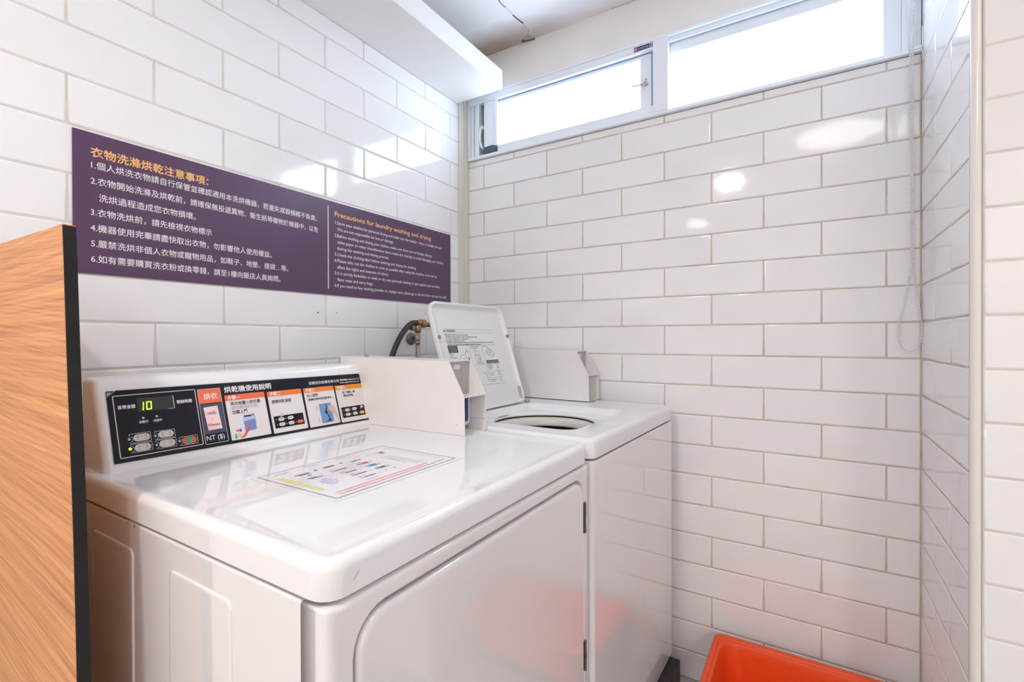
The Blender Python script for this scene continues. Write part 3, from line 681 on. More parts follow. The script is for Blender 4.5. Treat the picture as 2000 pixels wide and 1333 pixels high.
# card 1 picture: small dryer, clothes and arm
bm = bmesh.new(); FC.poly(bm, [(-1.1140, 0.0585), (-1.1120, 0.0695), (-1.0872, 0.0725), (-1.0850, 0.060), (-1.0870, 0.0350), (-1.1120, 0.0330)], h2); obj('card_picture', bm, 'palebluep', con)
bm = bmesh.new(); FC.poly(bm, [(-1.1120, 0.0560), (-1.0872, 0.0590), (-1.0872, 0.0360), (-1.1120, 0.0330)], h3); obj('card_picture', bm, 'bluegrad', con)
bm = bmesh.new(); FC.rect(bm, -1.1105, -1.0940, 0.0650, 0.0685, h3); FC.disc(bm, -1.0905, 0.0680, 0.0018, h3); obj('card_picture', bm, 'ink', con)
bm = bmesh.new(); FC.poly(bm, [(-1.1235, 0.0235), (-1.1165, 0.0270), (-1.1085, 0.0385), (-1.1020, 0.0430), (-1.1000, 0.0400), (-1.1060, 0.0340), (-1.1140, 0.0240), (-1.1220, 0.0210)], h3 + 0.0001); obj('card_picture', bm, 'red', con)
for c, m in (((-1.1330, 0.0360, -1.1235, 0.0405), 'magenta'), ((-1.1245, 0.0345, -1.1200, 0.0420), 'royal'), ((-1.1360, 0.0215, -1.1310, 0.0325), 'cyan'), ((-1.1290, 0.0235, -1.1225, 0.0325), 'amber')):
    bm = bmesh.new(); a, b, c2, d = c; FC.poly(bm, [(a, b + 0.002), (a + (c2 - a) * .5, b), (c2, b + 0.001), (c2 - 0.001, d), (a + 0.001, d - 0.001)], h3); obj('card_picture', bm, m, con)
def keypad(a0, a1, b0, b1, om, hand):
    bm = bmesh.new(); FC.rect(bm, a0, a1, b0, b1, h2); obj('keypad_picture', bm, 'overlay', con)
    W_, H_ = a1 - a0, b1 - b0; bm = bmesh.new(); bo = bmesh.new()
    for u, v in ((0.24, 0.70), (0.55, 0.72), (0.24, 0.28), (0.55, 0.28)):
        FC.rect(bm, a0 + W_ * (u - .10), a0 + W_ * (u + .10), b0 + H_ * (v - .14), b0 + H_ * (v + .14), h3, r=H_ * 0.13)
        FC.disc(bm, a0 + W_ * (u - .16), b0 + H_ * v, 0.0011, h3); ticks(FC, bo, a0 + W_ * (u - .06), a0 + W_ * (u + .06), b0 + H_ * v - 0.001, 0.002, h3 + 0.0001, 0.0012, 0.002)
    FC.disc(bm, a0 + W_ * .71, b0 + H_ * .28, 0.0011, h3)
    obj('keypad_picture', bm, 'button', con); obj('keypad_picture', bo, 'ink', con)
    bm = bmesh.new(); FC.rect(bm, a0 + W_ * .76, a0 + W_ * .96, b0 + H_ * .15, b0 + H_ * .42, h3, r=H_ * 0.12); obj('keypad_picture', bm, om, con)
    bm = bmesh.new(); x, y = hand
    FC.poly(bm, [(x, y), (x + 0.0018, y + 0.0045), (x + 0.0065, y + 0.0035), (x + 0.0085, y + 0.0085), (x + 0.0050, y + 0.0120), (x + 0.0015, y + 0.0095), (x - 0.0004, y + 0.003)], h3 + 0.0002); obj('pointing_hand', bm, 'card' if om == 'amber' else 'skin', con)
keypad(-1.0450, -0.9705, 0.0288, 0.0566, 'orangeprint', (-1.0285, 0.0505))
keypad(-0.8600, -0.7853, 0.0262, 0.0541, 'amber', (-0.7985, 0.0420))
bm = bmesh.new(); FC.rect(bm, -0.9232, -0.8882, 0.0222, 0.0712, h2); obj('card_picture', bm, 'bluep', con)
bm = bmesh.new(); FC.line(bm, [(-0.9035, 0.070), (-0.9020, 0.060), (-0.9075, 0.052), (-0.9045, 0.044), (-0.9000, 0.038), (-0.9005, 0.030)], 0.0030, h3); FC.disc(bm, -0.9060, 0.049, 0.0042, h3); FC.disc(bm, -0.8998, 0.028, 0.0038, h3); FC.line(bm, [(-0.9120, 0.0245), (-0.8960, 0.0275)], 0.0016, h3); obj('card_picture', bm, 'ink', con)
bm = bmesh.new(); FC.poly(bm, [(-0.9000, 0.0610), (-0.8930, 0.0660), (-0.8850, 0.0640), (-0.8790, 0.0560), (-0.8730, 0.0300), (-0.8712, 0.0220), (-0.8760, 0.0270), (-0.8850, 0.0420), (-0.8960, 0.0530)], h3 + 0.0002); obj('card_picture', bm, 'skin', con)
for ch, v in (('投', 0.0635), ('幣', 0.0570), ('退', 0.0335), ('幣', 0.0270)): text(FC, ch, -0.9325, -0.9280, v, 0.0052, h2, 'inkgrey', con)

# ---- coin boxes
def coin_box(t, yn, yf, dx, dz, blue):
    P = lambda pts: [(x + dx, z + dz) for x, z in pts]
    side = P([(0.126, 0.9185), (0.5752, 0.9185), (0.5735, 1.0110), (0.5268, 1.0955), (0.126, 1.1010)])
    tk = 0.0018
    bm = bmesh.new()
    for y0, y1 in ((yn, yn + tk), (yf - tk, yf)):
        loft(bm, [[(x, y, z) for x, z in side] for y in (y0, y1)])
    hs = obj('coin_box', bm, 'boxwhite', t)
    bm = bmesh.new()
    loft(bm, [[(x, y, z) for x, z in P([(0.126, 1.1008), (0.5268, 1.0953), (0.5268, 1.0935), (0.126, 1.0990)])] for y in (yn + 0.0002, yf - 0.0002)])
    obj('top_plate', bm, 'boxwhite', hs)
    bm = bmesh.new(); box(bm, 0.520 + dx, 0.5735 + dx, yn + tk, yf - tk, 1.0085 + dz, 1.0102 + dz); box(bm, 0.126 + dx, 0.5745 + dx, yn + tk, yf - tk, 0.9188 + dz, 0.9200 + dz); box(bm, 0.126 + dx, 0.128 + dx, yn, yf, 0.9190 + dz, 1.099 + dz)
    obj('shelf_plate', bm, 'boxwhite', hs)
    bm = bmesh.new(); box(bm, 0.5205 + dx, 0.5220 + dx, yn + 0.006, yf - tk, 1.0105 + dz, 1.0935 + dz); obj('inner_plate', bm, mat('grey_painted_plate', (0.42, 0.40, 0.385, 1), 0.35), hs)
    bm = bmesh.new(); F5 = Fr((0.5220 + dx, 0, dz), (0, 1, 0), (0, 0, 1)); F5.rect(bm, yn + 0.026, yn + 0.050, 1.0735, 1.0855, 0.0004, r=0.004, n=2); obj('plate_slot', bm, 'card', hs)
    bm = bmesh.new(); F4 = Fr((0.520 + dx, 0, dz), (0, 1, 0), (0, 0, 1)); F4.bezel(bm, yn + 0.008, yf - 0.006, 0.930, 1.006, 0.010, 5, [(0, -0.02), (0, 0.006), (0.002, 0.0085), (0.005, 0.009)]); lk = obj('lock_housing', bm, 'boxwhite', hs, smooth='wn')
    if blue:
        bm = bmesh.new(); F4.rect(bm, yn + 0.014, yf - 0.0160, 0.9400, 1.0045, 0.0096, r=0.008, n=4); obj('lock_face', bm, 'navy', hs)
        bm = bmesh.new(); FS2 = Fr((0, yf - tk, dz), (1, 0, 0), (0, 0, 1))
        for x, z in ((0.519, 0.998), (0.519, 0.985), (0.519, 0.972), (0.512, 0.965)): FS2.disc(bm, x + dx, z, 0.0013, 0.0003, n=8)
        FS2.rect(bm, 0.505 + dx, 0.574 + dx, 0.9470, 0.9477, 0.0003); FS2.rect(bm, 0.506 + dx, 0.5068 + dx, 0.93, 1.008, 0.0003); obj('rivet_row', bm, 'inkgrey', hs)
        bm = bmesh.new(); FU = Fr((0, 0, 0.9201 + dz), (1, 0, 0), (0, 1, 0)); FU.disc(bm, 0.515 + dx, yn + 0.052, 0.006, 0.0003, 0.009); obj('bolt_hole', bm, 'ink', hs)
    bm = bmesh.new(); FS3 = Fr((0, yn, dz), (1, 0, 0), (0, 0, 1)); FS3.disc(bm, 0.552 + dx, 0.9440, 0.0015, 0.0004, n=8); obj('rivet', bm, 'leddim', hs)
    bm = bmesh.new()
    for x in (0.200, 0.209):
        bm = bmesh.new(); tube(bm, [(x + dx, yn + 0.030, 1.0965 + dz), (x + dx, yn + 0.030, 1.1045 + dz)], 0.0028, 8); obj('screw', bm, 'steel', hs)
    return hs
coin_box(dr, -0.7785, -0.6880, 0.0, 0.0, True)

# ======== washer
wa = thing('washing_machine', (0, 0, 0), 'white top-loading coin washing machine with its lid raised, between the dryer and back wall', 'washing machine')
WX0, WX1, WY0, WY1 = 0.185, 0.884, -0.6940, -0.0460
phi = math.radians(-1.59)
pv = Matrix.Translation((WX1, WY1, 0)); wa.matrix_world = pv @ Matrix.Rotation(phi, 4, 'Z') @ pv.inverted()
bm = bmesh.new()
cab = lambda i, z: [(a, b, z) for a, b in rr(WX0 + 0.005 + i, 0.8408 - i, WY0 + 0.0015 + i, WY1 - 0.0015 - i, 0.003, 3)]
loft(bm, [cab(0, 0.0985), cab(0, 0.8760), cab(0.001, 0.8770), cab(0.004, 0.8770), cab(0.0045, 0.5)], (True, False))
obj('cabinet', bm, 'enamel2', wa, smooth='wn')
bm = bmesh.new(); front(bm, WY0, WY1, 0.0985, 0.8775, 0.8432, WX1 - 0.001, None, 0.011); obj('front_panel', bm, 'enamel2', wa, smooth='wn')
HC = (0.612, -0.4330)
def sd_rr(x, y, x0, x1, y0, y1, r):
    qx = abs(x - (x0 + x1) / 2) - (x1 - x0) / 2 + r; qy = abs(y - (y0 + y1) / 2) - (y1 - y0) / 2 + r
    return math.hypot(max(qx, 0), max(qy, 0)) + min(max(qx, qy), 0) - r
def hit(t, R_):
    lo_, hi_ = 0.0, 1.2
    for _ in range(34):
        m_ = (lo_ + hi_) / 2
        if sd_rr(HC[0] + m_ * math.cos(t), HC[1] + m_ * math.sin(t), *R_) < 0: lo_ = m_
        else: hi_ = m_
    return (HC[0] + lo_ * math.cos(t), HC[1] + lo_ * math.sin(t))
WR = lambda i, r: (WX0 + i, WX1 - i, WY0 + i, WY1 - i, r)
WL = lambda i, r: (0.438 + i, 0.795 - i, -0.6155 + i, -0.2260 - i, r)
ang = [2 * math.pi * k / 72 for k in range(72)]
for q in (WR(0, 0.026), WL(0, 0.045)):
    ang += [math.atan2(y - HC[1], x - HC[0]) % (2 * math.pi) for x, y in rr(*q, 8)]
ang = sorted(ang); ang = [a for i, a in enumerate(ang) if i == 0 or a - ang[i - 1] > 0.002]
bm = bmesh.new(); L = []
for i, z in [(0.004, 0.8800), (0.0, 0.8830), (0.0, 0.9140), (0.0012, 0.9195), (0.0045, 0.9242), (0.009, 0.9260), (0.020, 0.9258), (0.030, 0.9245)]:
    L.append([(*hit(t, WR(i, max(0.026 - i, 0.002))), z) for t in ang])
for i, r_, z in ((-0.004, 0.049, 0.9245), (0.0, 0.045, 0.9240), (0.006, 0.042, 0.9205), (0.018, 0.035, 0.9075), (0.024, 0.030, 0.9060)):
    L.append([(*hit(t, WL(i, r_)), z) for t in ang])
for r_, z in ((0.1585, 0.9057), (0.1545, 0.9050), (0.1515, 0.9030), (0.1500, 0.9000), (0.1503, 0.8975), (0.1530, 0.8965), (0.166, 0.8965)):
    L.append([(HC[0] + r_ * math.cos(t), HC[1] + r_ * math.sin(t), z) for t in ang])
loft(bm, L, (False, False)); obj('top_panel', bm, 'enamel', wa, smooth='wn')
bm = bmesh.new(); NS = 48
def ringl(r, z): return [(HC[0] + r * math.cos(2 * math.pi * k / NS), HC[1] + r * math.sin(2 * math.pi * k / NS), z) for k in range(NS)]
loft(bm, [ringl(r, z) for r, z in ((0.168, 0.870), (0.168, 0.889), (0.155, 0.8925), (0.147, 0.8905), (0.140, 0.882), (0.1365, 0.8700), (0.1365, 0.8660), (0.141, 0.8640))], (False, False)); obj('tub_ring', bm, 'ring', wa, smooth=True)
bm = bmesh.new(); loft(bm, [ringl(r, z) for r, z in ((0.172, 0.8955), (0.172, 0.860), (0.146, 0.858), (0.146, 0.55), (0.12, 0.545))], (False, True)); obj('wash_drum', bm, 'tub', wa, smooth=True)
# lid
vl = Vector((-0.107, 0, 0.336)).normalized()
FLd = Fr((0.4250, 0, 0.9290), (0, 1, 0), vl)  # n faces +X
LW0, LW1, LH = -0.6160, -0.2300, 0.3535
bm = bmesh.new()
L = []
for i, hh in ((0.010, -0.019), (0.003, -0.0175), (0.0, -0.012), (0.0, -0.002), (0.0012, 0.0), (0.0055, 0.0006), (0.0085, -0.0005), (0.0095, -0.003), (0.014, -0.0105), (0.022, -0.0125)):
    b0 = 0.0 + i * 0.35; L.append([FLd.p(a, b, hh) for a, b in rr(LW0 + i, LW1 - i, b0, LH - i, max(0.034 - i, 0.006), 6)])
loft(bm, L); lid = obj('lid', bm, 'lidwhite', wa, smooth='wn')
hl = -0.0123
FLd2 = Fr((0.4090, 0, 0.9300), (0, 1, 0), vl)
FLd2.o = FLd.p(-0.0135, 0, hl) + vl * 0.0035
bm = bmesh.new()
for a0, a1, b in ((-0.5515, -0.3007, 0.2640), (-0.5518, -0.3013, 0.2530 - 0.0005), (-0.5513, -0.2960, 0.2103)):
    FLd2.rect(bm, a0, a1, b, b + 0.0006, 0.0002)
for a, b0, b1 in ((-0.4490, 0.1434, 0.2103), (-0.3810, 0.0740, 0.2103), (-0.5510, 0.1400, 0.2103)): FLd2.rect(bm, a, a + 0.0005, b0, b1, 0.0002)
for a0, a1, b in ((-0.5510, -0.2985, 0.1434), (-0.3805, -0.2985, 0.1180), (-0.3805, -0.2985, 0.0960), (-0.5510, -0.2985, 0.0742)): FLd2.rect(bm, a0, a1, b, b + 0.0005, 0.0002)
o_ = obj('label_rules', bm, 'ink', lid); o_['kind'] = 'stuff'
text(FLd2, 'WARNING', -0.5400, -0.4960, 0.2555, 0.0085, 0.0003, 'ink', lid, bold=0.02)
bm = bmesh.new(); FLd2.poly(bm, [(-0.5530, 0.2552), (-0.5445, 0.2552), (-0.5488, 0.2620)], 0.0003); obj('warning_triangle', bm, 'ink', lid)
for s, a0, a1, b in (('Moving parts inside. Can cause serious injury.', -0.5530, -0.4372, 0.2440), ('DO NOT reach into the washer until all moving parts have stopped.', -0.5483, -0.3906, 0.2370),
                     ('DO NOT let children play in or on the washer.', -0.5480, -0.4414, 0.2302), ('Fire hazard. To reduce the risk of fire:', -0.5531, -0.4605, 0.2238),
                     ('DO NOT use flammable liquids, cleaning products or articles soaked with them anywhere near the washer.', -0.5484, -0.3042, 0.2180), ('DO NOT use without safety lock engaged or missing it is the washer.', -0.5481, -0.3807, 0.2118)):
    text(FLd2, s, a0, a1, b, 0.0052, 0.0003, 'ink', lid, bold=0.022)
bm = bmesh.new(); FLd2.rect(bm, -0.5505, -0.5060, 0.1868, 0.2095, 0.0003); obj('label_block', bm, 'ink', lid)
bm = bmesh.new(); FLd2.rect(bm, -0.3737, -0.3055, 0.1457, 0.1570, 0.0003); obj('label_block', bm, 'ink', lid)
bm = bmesh.new(); FLd2.poly(bm, [(-0.4640, 0.1600), (-0.4580, 0.1600), (-0.4615, 0.1760)], 0.0003); obj('label_block', bm, 'ink', lid)
bm = bmesh.new()
for k in range(4): ticks(FLd2, bm, -0.5475, -0.5100, 0.2050 - k * 0.0052, 0.0022, 0.0005, 0.0018, 0.0006)
for k in range(2): ticks(FLd2, bm, -0.3705, -0.3080, 0.1525 - k * 0.0045, 0.0022, 0.0005, 0.0018, 0.0006)
o_ = obj('label_marks', bm, 'card', lid); o_['kind'] = 'stuff'
bm = bmesh.new()
for a0, a1, b in ((-0.5490, -0.5330, 0.1815), (-0.5490, -0.5350, 0.1755), (-0.5490, -0.5200, 0.1695), (-0.4440, -0.3960, 0.2045), (-0.4400, -0.4050, 0.1990), (-0.3780, -0.3560, 0.2050), (-0.4300, -0.3900, 0.1475),
                  (-0.3770, -0.3440, 0.1370), (-0.3760, -0.3430, 0.1310), (-0.3740, -0.3500, 0.1250), (-0.3740, -0.3460, 0.1105), (-0.3720, -0.3520, 0.1045), (-0.3740, -0.3400, 0.0885), (-0.3720, -0.3520, 0.0825)):
    ticks(FLd2, bm, a0, a1, b, 0.0026, 0.0003, 0.0018, 0.0007)
def doodle(pts, w=0.0009): FLd2.line(bm, pts, w, 0.0003)
doodle([(-0.505, 0.150), (-0.503, 0.172), (-0.495, 0.1785), (-0.478, 0.1785), (-0.470, 0.188), (-0.462, 0.203)]); doodle([(-0.474, 0.176), (-0.470, 0.163), (-0.468, 0.150)]); doodle([(-0.490, 0.166), (-0.484, 0.168), (-0.480, 0.160), (-0.490, 0.156), (-0.490, 0.166)]); doodle([(-0.492, 0.150), (-0.488, 0.157), (-0.478, 0.150)])
doodle([(-0.466, 0.196), (-0.458, 0.187), (-0.472, 0.190)])
for c, r_ in (((-0.416, 0.166), 0.013), ((-0.414, 0.181), 0.010), ((-0.412, 0.160), 0.006)): doodle([(c[0] + r_ * math.cos(k * math.pi / 5), c[1] + r_ * 1.0 * math.sin(k * math.pi / 5)) for k in range(11)])
doodle([(-0.430, 0.190), (-0.424, 0.196), (-0.420, 0.186)]); doodle([(-0.404, 0.150), (-0.399, 0.158), (-0.402, 0.172)], 0.0012)
doodle([(-0.362, 0.186), (-0.352, 0.203), (-0.324, 0.186), (-0.318, 0.176), (-0.336, 0.166), (-0.362, 0.180), (-0.362, 0.186), (-0.345, 0.176), (-0.318, 0.176)]); doodle([(-0.352, 0.190), (-0.340, 0.180), (-0.334, 0.186)], 0.0012); doodle([(-0.345, 0.196), (-0.332, 0.188)])
for y in (0.132, 0.107, 0.086):
    doodle([(-0.324, y + 0.006), (-0.316, y + 0.008), (-0.314, y), (-0.322, y - 0.003), (-0.324, y + 0.006)]); doodle([(-0.318, y - 0.001), (-0.311, y - 0.006)], 0.001)
doodle([(-0.405, 0.118), (-0.390, 0.110), (-0.388, 0.085)])
o_ = obj('label_text', bm, 'ink', lid); o_['kind'] = 'stuff'
bm = bmesh.new()
for a, b in ((-0.6065, 0.2375), (-0.2380, 0.2420)):
    bm = bmesh.new(); tube(bm, [FLd.p(a, b, -0.004), FLd.p(a, b, 0.0022)], 0.0062, 14); obj('lid_bumper', bm, 'copper', lid)
bm = bmesh.new(); FLd.bezel(bm, -0.2470, -0.2375, 0.012, 0.058, 0.004, 4, [(0, -0.012), (0, -0.004), (0.001, -0.003)]); obj('hinge_bracket', bm, 'steel', lid)
bm = bmesh.new(); tube(bm, [(0.4270, -0.236, 0.9300), (0.4270, -0.220, 0.9300)], 0.0050, 12); obj('hinge_pin', bm, 'steel', wa, smooth=True)
bm = bmesh.new(); tube(bm, [(0.4270, -0.626, 0.9300), (0.4270, -0.610, 0.9300)], 0.0050, 12); obj('hinge_pin', bm, 'steel', wa, smooth=True)
# washer control console behind lid (mostly hidden) and its coin box
bm = BX(0.200, 0.290, -0.660, -0.150, 0.9250, 1.085, bev=0.012, seg=3); obj('control_console', bm, 'enamel', wa, smooth='wn')
hs = coin_box(wa, -0.1180, -0.0320, 0.0390, 0.0087, False)
pv2 = Matrix.Translation((0.614, -0.118, 0)); hs.matrix_local = pv2 @ Matrix.Rotation(math.radians(-1.0), 4, 'Z') @ pv2.inverted()

# ---------------------------------------------------------------- laminated sheet on the dryer
sh_ = thing('instruction_sheet', (0, 0, 0), 'laminated instruction sheet with coloured flow chart lying on top of the white dryer', 'sheet')
FP_ = Fr((0, 0, 0.9183), (0, 1, 0), (-1, 0, 0))     # u=+Y, v=-X (up the page), n=+Z
P = lambda y, x: (y, -x)
bm = bmesh.new(); FP_.rect(bm, -1.240, -0.945, -0.699, -0.474, 0.0, 0.0004, r=0.008, n=4); obj('laminate_film', bm, 'laminate', sh_)
bm = bmesh.new(); FP_.rect(bm, -1.2325, -0.9530, -0.6890, -0.4850, 0.0006); obj('paper', bm, 'paper', sh_)
H1 = 0.0008
bm = bmesh.new(); FP_.outline(bm, -1.2305, -0.9550, -0.6875, -0.4855, 0.0013, H1, 0.0006, n=1); obj('border_line', bm, mat('dark_violet_line', srgb(58, 44, 92), 0.4), sh_)
bm = bmesh.new()
r_ = random.Random(5)
x = 0.522
while x < 0.632:
    w = 0.0085; bm_h = 0.011
    FP_.rect(bm, -1.2205, -1.2205 + bm_h, -(x + w), -(x + w * 0.60), H1); FP_.rect(bm, -1.2175, -1.2125, -(x + w * 0.60), -(x + w * 0.35), H1); FP_.rect(bm, -1.2205, -1.2090, -(x + w * 0.35), -x, H1); x += 0.0105
obj('yellow_heading', bm, 'yellow', sh_)
def mk(a0, a1, b, hgt, m, w=0.0032, nm='printed_line'):
    bm = bmesh.new(); ticks(FP_, bm, a0, a1, b, hgt * 1.35, H1, w, 0.0005, r_); obj(nm, bm, m, sh_)
for a0, a1, x in ((-1.192, -1.166, 0.5345), (-1.188, -1.166, 0.5395), (-1.192, -1.175, 0.5675), (-1.188, -1.165, 0.5715), (-1.136, -1.112, 0.530), (-1.134, -1.113, 0.5345), (-1.080, -1.072, 0.540), (-1.072, -1.055, 0.538)): mk(a0, a1, -x, 0.0035, 'ink')
for a0, a1, x in ((-1.141, -1.111, 0.5655), (-1.139, -1.110, 0.5910), (-1.139, -1.109, 0.6150), (-1.139, -1.110, 0.6385)):
    mk(a0 + 0.005, a1, -x, 0.0042, 'ink'); mk(a0 - 0.003, a0 + 0.004, -x, 0.003, 'red'); mk(a0 - 0.001, a0 + 0.010, -(x - 0.009), 0.0025, 'inkgrey')
mk(-1.144, -1.117, -0.6530, 0.0020, 'inkgrey')
for a, x in ((-1.151, 0.530), (-1.176, 0.5485), (-1.096, 0.528)):
    bm = bmesh.new(); FP_.poly(bm, [(a - 0.0045, -x), (a, -x + 0.005), (a + 0.0045, -x), (a, -x - 0.005)], H1); obj('blue_arrow', bm, 'sky', sh_)
for k, (u0, u1) in enumerate(((-1.184, -1.172), (-1.192, -1.170), (-1.195, -1.165), (-1.193, -1.168), (-1.190, -1.176))): mk(u0, u1, -(0.591 + 0.0085 * k), 0.0026, mat('soft_violet_print', srgb(150, 128, 182), 0.4), 0.0030)
for (a0, a1, x0, x1), m in (((-1.0875, -1.0565, 0.5585, 0.5700), 'red'), ((-1.0880, -1.0575, 0.5825, 0.5940), 'sky'), ((-1.0890, -1.0585, 0.6080, 0.6190), 'dgreen')):
    bm = bmesh.new(); FP_.outline(bm, a0, a1, -x1, -x0, 0.0012, H1, 0.003); FP_.rect(bm, a0 + 0.009, a1 - 0.008, -x1, -x0, H1); ticks(FP_, bm, a0 + 0.002, a0 + 0.008, -x1 + 0.003, 0.005, H1, 0.004, 0.001); obj('colour_box', bm, m, sh_)
for a0, x in ((-1.103, 0.566), (-1.103, 0.590), (-1.103, 0.614), (-1.103, 0.636)): mk(a0, a0 + 0.006, -x, 0.002, 'palered')
for a, x in ((-1.084, 0.637), (-1.064, 0.637)): mk(a - 0.002, a + 0.002, -x, 0.004, 'ink')
bm = bmesh.new(); FP_.outline(bm, -1.035, -0.998, -0.5365, -0.5225, 0.0009, H1, 0.002); FP_.rect(bm, -1.018, -1.0172, -0.5365, -0.5225, H1); obj('colour_box', bm, 'palebluep', sh_)
bm = bmesh.new(); FP_.rect(bm, -1.0035, -0.991, -0.5300, -0.5230, H1 + 0.0001); obj('colour_box', bm, 'dgreen', sh_)
bm = bmesh.new(); FP_.rect(bm, -1.0045, -0.995, -0.5385, -0.5320, H1 + 0.0001); obj('colour_box', bm, 'red', sh_)
def col_(y0, xs0, xs1, m, st=0.0085, s=0.0045):
    bm = bmesh.new(); x = xs0
    while x < xs1: ticks(FP_, bm, y0, y0 + s, -x, s * 0.8, H1, s * 0.8, 0.0005, r_); x += st
    obj('printed_column', bm, m, sh_)
col_(-1.0275, 0.562, 0.624, 'ink', 0.0062, 0.0038); col_(-1.0180, 0.562, 0.652, 'ink', 0.0062, 0.0038); col_(-1.0080, 0.562, 0.652, 'inkgrey', 0.0062, 0.0038); col_(-0.9700, 0.511, 0.676, 'inkgrey', 0.0105, 0.0045)
mk(-1.212, -1.010, -0.6665, 0.0042, 'palered', 0.0055); mk(-1.214, -0.998, -0.6770, 0.0042, 'palered', 0.0055); mk(-0.992, -0.972, -0.6745, 0.004, 'palered', 0.0055)
mk(-1.212, -1.185, -0.5035, 0.003, 'leddim'); mk(-1.150, -1.125, -0.5005, 0.003, 'leddim'); mk(-1.085, -1.060, -0.5005, 0.003, 'leddim')

# ---------------------------------------------------------------- water pipe and hose
wt = thing('water_tap', (0, 0, 0), 'tarnished brass water tap with black rubber hose on a vertical pipe behind the raised lid', 'tap')
bm = bmesh.new(); tube(bm, [(0.060, -0.3835, 0.60), (0.060, -0.3835, 1.176)], 0.0080, 14); obj('riser_pipe', bm, 'copper', wt, smooth=True)
bm = bmesh.new(); tube(bm, [(0.060, -0.3835, 1.135), (0.060, -0.3835, 1.139)], 0.0112, 14); tube(bm, [(0.060, -0.3835, 1.148), (0.060, -0.3835, 1.176)], 0.0105, 6); obj('pipe_nut', bm, 'copper', wt)
bm = bmesh.new(); tube(bm, [(0.0002, -0.3560, 1.1500), (0.006, -0.3560, 1.1500), (0.014, -0.3560, 1.1500)], [0.024, 0.022, 0.012], 20); obj('wall_flange', bm, 'greyplate', wt, smooth=True)
bm = bmesh.new(); tube(bm, [(0.014, -0.3560, 1.1500), (0.040, -0.3620, 1.1620), (0.060, -0.3835, 1.178)], 0.0085, 12); obj('elbow_pipe', bm, 'copper', wt, smooth=True)
bm = bmesh.new(); tube(bm, [(0.060, -0.3835, 1.172), (0.060, -0.3835, 1.182), (0.060, -0.3835, 1.196), (0.060, -0.3835, 1.202)], [0.011, 0.0135, 0.0135, 0.010], 14); obj('valve_body', bm, 'brass', wt, smooth=True)
bm = bmesh.new(); tube(bm, [(0.060, -0.3900, 1.188), (0.068, -0.4180, 1.1865)], 0.0045, 10); tube(bm, [(0.069, -0.4165, 1.1865), (0.071, -0.4300, 1.1865)], 0.0082, 8); obj('tap_handle', bm, 'brass', wt)
bm = bmesh.new(); tube(bm, [(0.062, -0.3930, 1.2065), (0.061, -0.3700, 1.2060)], 0.0130, 6); tube(bm, [(0.061, -0.3720, 1.2060), (0.060, -0.3500, 1.2055), (0.060, -0.3470, 1.2055)], [0.0160, 0.0160, 0.0135], 16); obj('brass_coupling', bm, 'brass', wt)
bm = bmesh.new(); tube(bm, [(0.060, -0.349, 1.2050), (0.060, -0.320, 1.2030), (0.060, -0.285, 1.2010)], [0.0095, 0.0095, 0.012], 12); tube(bm, [(0.060, -0.3835, 1.198), (0.060, -0.372, 1.204), (0.060, -0.355, 1.2055)], 0.010, 10); obj('outlet_pipe', bm, 'brass', wt, smooth=True)
bm = bmesh.new()
hp = [(0.061, -0.3905, 1.2065), (0.063, -0.4080, 1.2075), (0.066, -0.4300, 1.2010), (0.070, -0.4560, 1.1840), (0.074, -0.4830, 1.1600), (0.077, -0.5050, 1.1330), (0.080, -0.5230, 1.1060), (0.082, -0.5360, 1.0800), (0.084, -0.545, 1.04), (0.085, -0.550, 0.98), (0.086, -0.55, 0.80), (0.09, -0.54, 0.60)]
dense = []
for i in range(len(hp) - 1):
    p0, p1, p2, p3 = [Vector(hp[max(0, min(len(hp) - 1, k))]) for k in (i - 1, i, i + 1, i + 2)]
    for s in range(5):
        t = s / 5; dense.append(0.5 * ((2 * p1) + (p2 - p0) * t + (2 * p0 - 5 * p1 + 4 * p2 - p3) * t * t + (3 * p1 - p0 - 3 * p2 + p3) * t ** 3))
dense.append(Vector(hp[-1]))
tube(bm, dense, 0.0098, 14); obj('rubber_hose', bm, 'rubber', wt, smooth=True)['label'] = 'thick black rubber hose'

# ---------------------------------------------------------------- orange basket
bk = thing('storage_basket', (0, 0, 0), 'bright orange rectangular plastic tub standing against the tiled back wall beside the washer', 'basket')
BX0, BX1, BY0, BY1, BZ = 1.018, 1.478, -0.385, -0.062, 0.222
bm = bmesh.new(); n = 6
L = []
def bl(i, z, r): return [(a, b, z) for a, b in rr(BX0 + i, BX1 - i, BY0 + i, BY1 - i, r, n)]
for i, z, r in ((0.056, BZ - 0.145, 0.03), (0.048, BZ - 0.141, 0.035), (0.020, BZ - 0.022, 0.040), (0.004, BZ - 0.020, 0.030), (0.001, BZ - 0.016, 0.028), (0.0, BZ - 0.005, 0.028), (0.0015, BZ - 0.001, 0.027), (0.004, BZ, 0.026), (0.014, BZ - 0.0005, 0.040),
                (0.0155, BZ - 0.002, 0.045), (0.016, BZ - 0.006, 0.048), (0.0225, BZ - 0.0075, 0.050), (0.0245, BZ - 0.010, 0.052), (0.030, BZ - 0.03, 0.050), (0.048, BZ - 0.134, 0.042), (0.056, BZ - 0.140, 0.036)):
    L.append(bl(i, z, r))
loft(bm, L); obj('tub_shell', bm, 'orange', bk, smooth='wn')
tag(obj('low_stand', BX(BX0 + 0.10, BX1 - 0.10, BY0 + 0.09, BY1 - 0.06, 0.0, BZ - 0.1452, bev=0.004, seg=2), mat('dull_grey_stand', (0.16, 0.15, 0.155, 1), 0.6)), 'dull grey stand underneath the orange tub', 'stand')

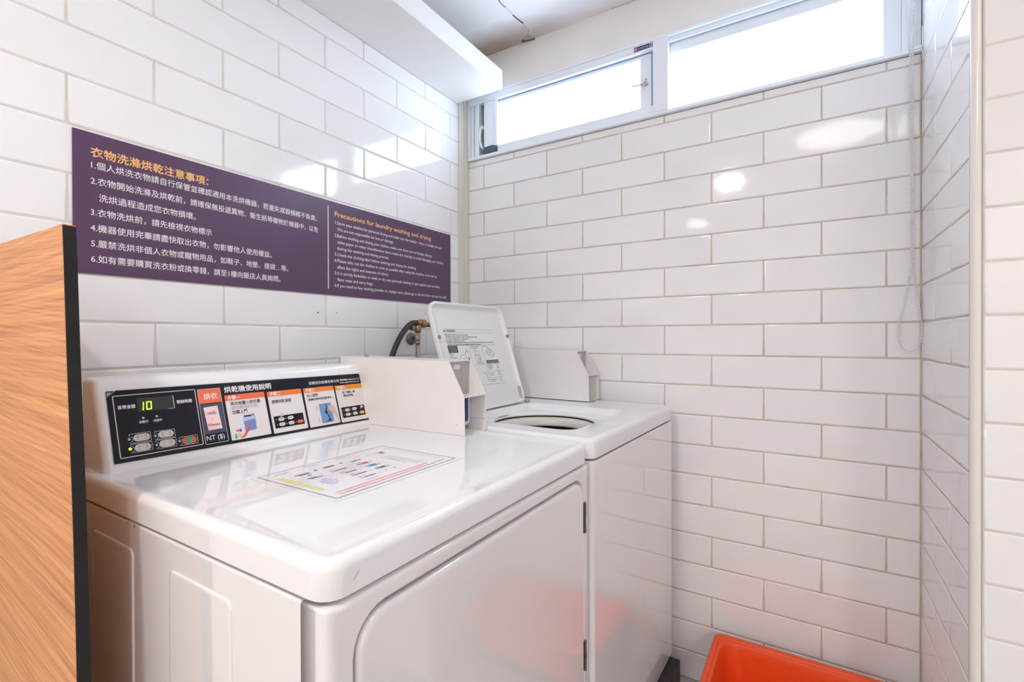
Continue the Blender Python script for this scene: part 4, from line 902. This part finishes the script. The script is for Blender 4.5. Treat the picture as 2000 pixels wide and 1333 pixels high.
# ---------------------------------------------------------------- blind chain
ch = thing('blind_chain', (0, 0, 0), 'white beaded blind pull chain looping down the right end of the tiled back wall', 'blind chain')
Yc = -0.0185
left = [(1.4985, 2.18), (1.5000, 2.05), (1.5020, 1.93), (1.5025, 1.90), (1.5045, 1.70), (1.5050, 1.50), (1.5045, 1.34), (1.4960, 1.28), (1.4870, 1.235), (1.4800, 1.195), (1.4770, 1.165), (1.4800, 1.137), (1.4890, 1.119), (1.5025, 1.1135)]
right = [(1.5025, 1.1135), (1.5140, 1.1180), (1.5225, 1.132), (1.5265, 1.155), (1.5258, 1.190), (1.5215, 1.235), (1.5145, 1.285), (1.5085, 1.34), (1.5085, 1.50), (1.5085, 1.70), (1.5085, 1.90), (1.5090, 1.93), (1.5110, 2.05), (1.5120, 2.18)]
path = left + right[1:]
pts = [Vector((x, Yc, z)) for x, z in path]
cum = [0]
for a, b in zip(pts, pts[1:]): cum.append(cum[-1] + (b - a).length)
def atl(s):
    for i in range(len(pts) - 1):
        if cum[i + 1] >= s: return pts[i].lerp(pts[i + 1], (s - cum[i]) / (cum[i + 1] - cum[i]))
    return pts[-1]
bm = bmesh.new(); s = 0; base = bmesh.new(); bmesh.ops.create_icosphere(base, subdivisions=1, radius=0.0027)
bv = [v.co.copy() for v in base.verts]; bf = [[v.index for v in f.verts] for f in base.faces]; base.free()
while s < cum[-1]:
    c = atl(s); vs = [bm.verts.new(v + c) for v in bv]
    for f in bf: bm.faces.new([vs[i] for i in f])
    s += 0.0056
o = obj('bead_string', bm, 'bead', ch, smooth=True); o['kind'] = 'stuff'
bm = bmesh.new(); tube(bm, pts, 0.0007, 5); obj('cord', bm, 'bead', ch)
bm = bmesh.new(); tube(bm, [(1.5052, -0.030, 2.185), (1.5052, -0.0105, 2.185)], 0.0110, 18); box(bm, 1.494, 1.5165, -0.0125, -0.0100, 2.172, 2.193); obj('chain_wheel', bm, 'frame', ch)

# ---------------------------------------------------------------- ceiling lamps behind the camera (seen in reflections, except the added rear right fill)
names_ = ['round recessed ceiling lamp above the dryer side of the room', 'round recessed ceiling lamp above the tiled pier', 'round recessed ceiling lamp at the rear left of the room', 'added round fill lamp on the ceiling at the rear right, out of view']
for i, ((x, y), r, pw) in enumerate(LAMPS):
    l = area('lamp_light', (x, y, CEIL - 0.012), r * 2, pw, WARM); 
    del l['label']
    bm = bmesh.new()
    loft(bm, [[(x + q * math.cos(2 * math.pi * k / 24), y + q * math.sin(2 * math.pi * k / 24), CEIL - z) for k in range(24)] for q, z in ((r + 0.03, 0.0), (r + 0.03, 0.006), (r + 0.005, 0.009), (r + 0.002, 0.004))], (True, True))
    lo = tag(obj('ceiling_lamp', bm, 'lamp'), names_[i], 'ceiling lamp', 'ceiling lamps')
    l.parent = lo
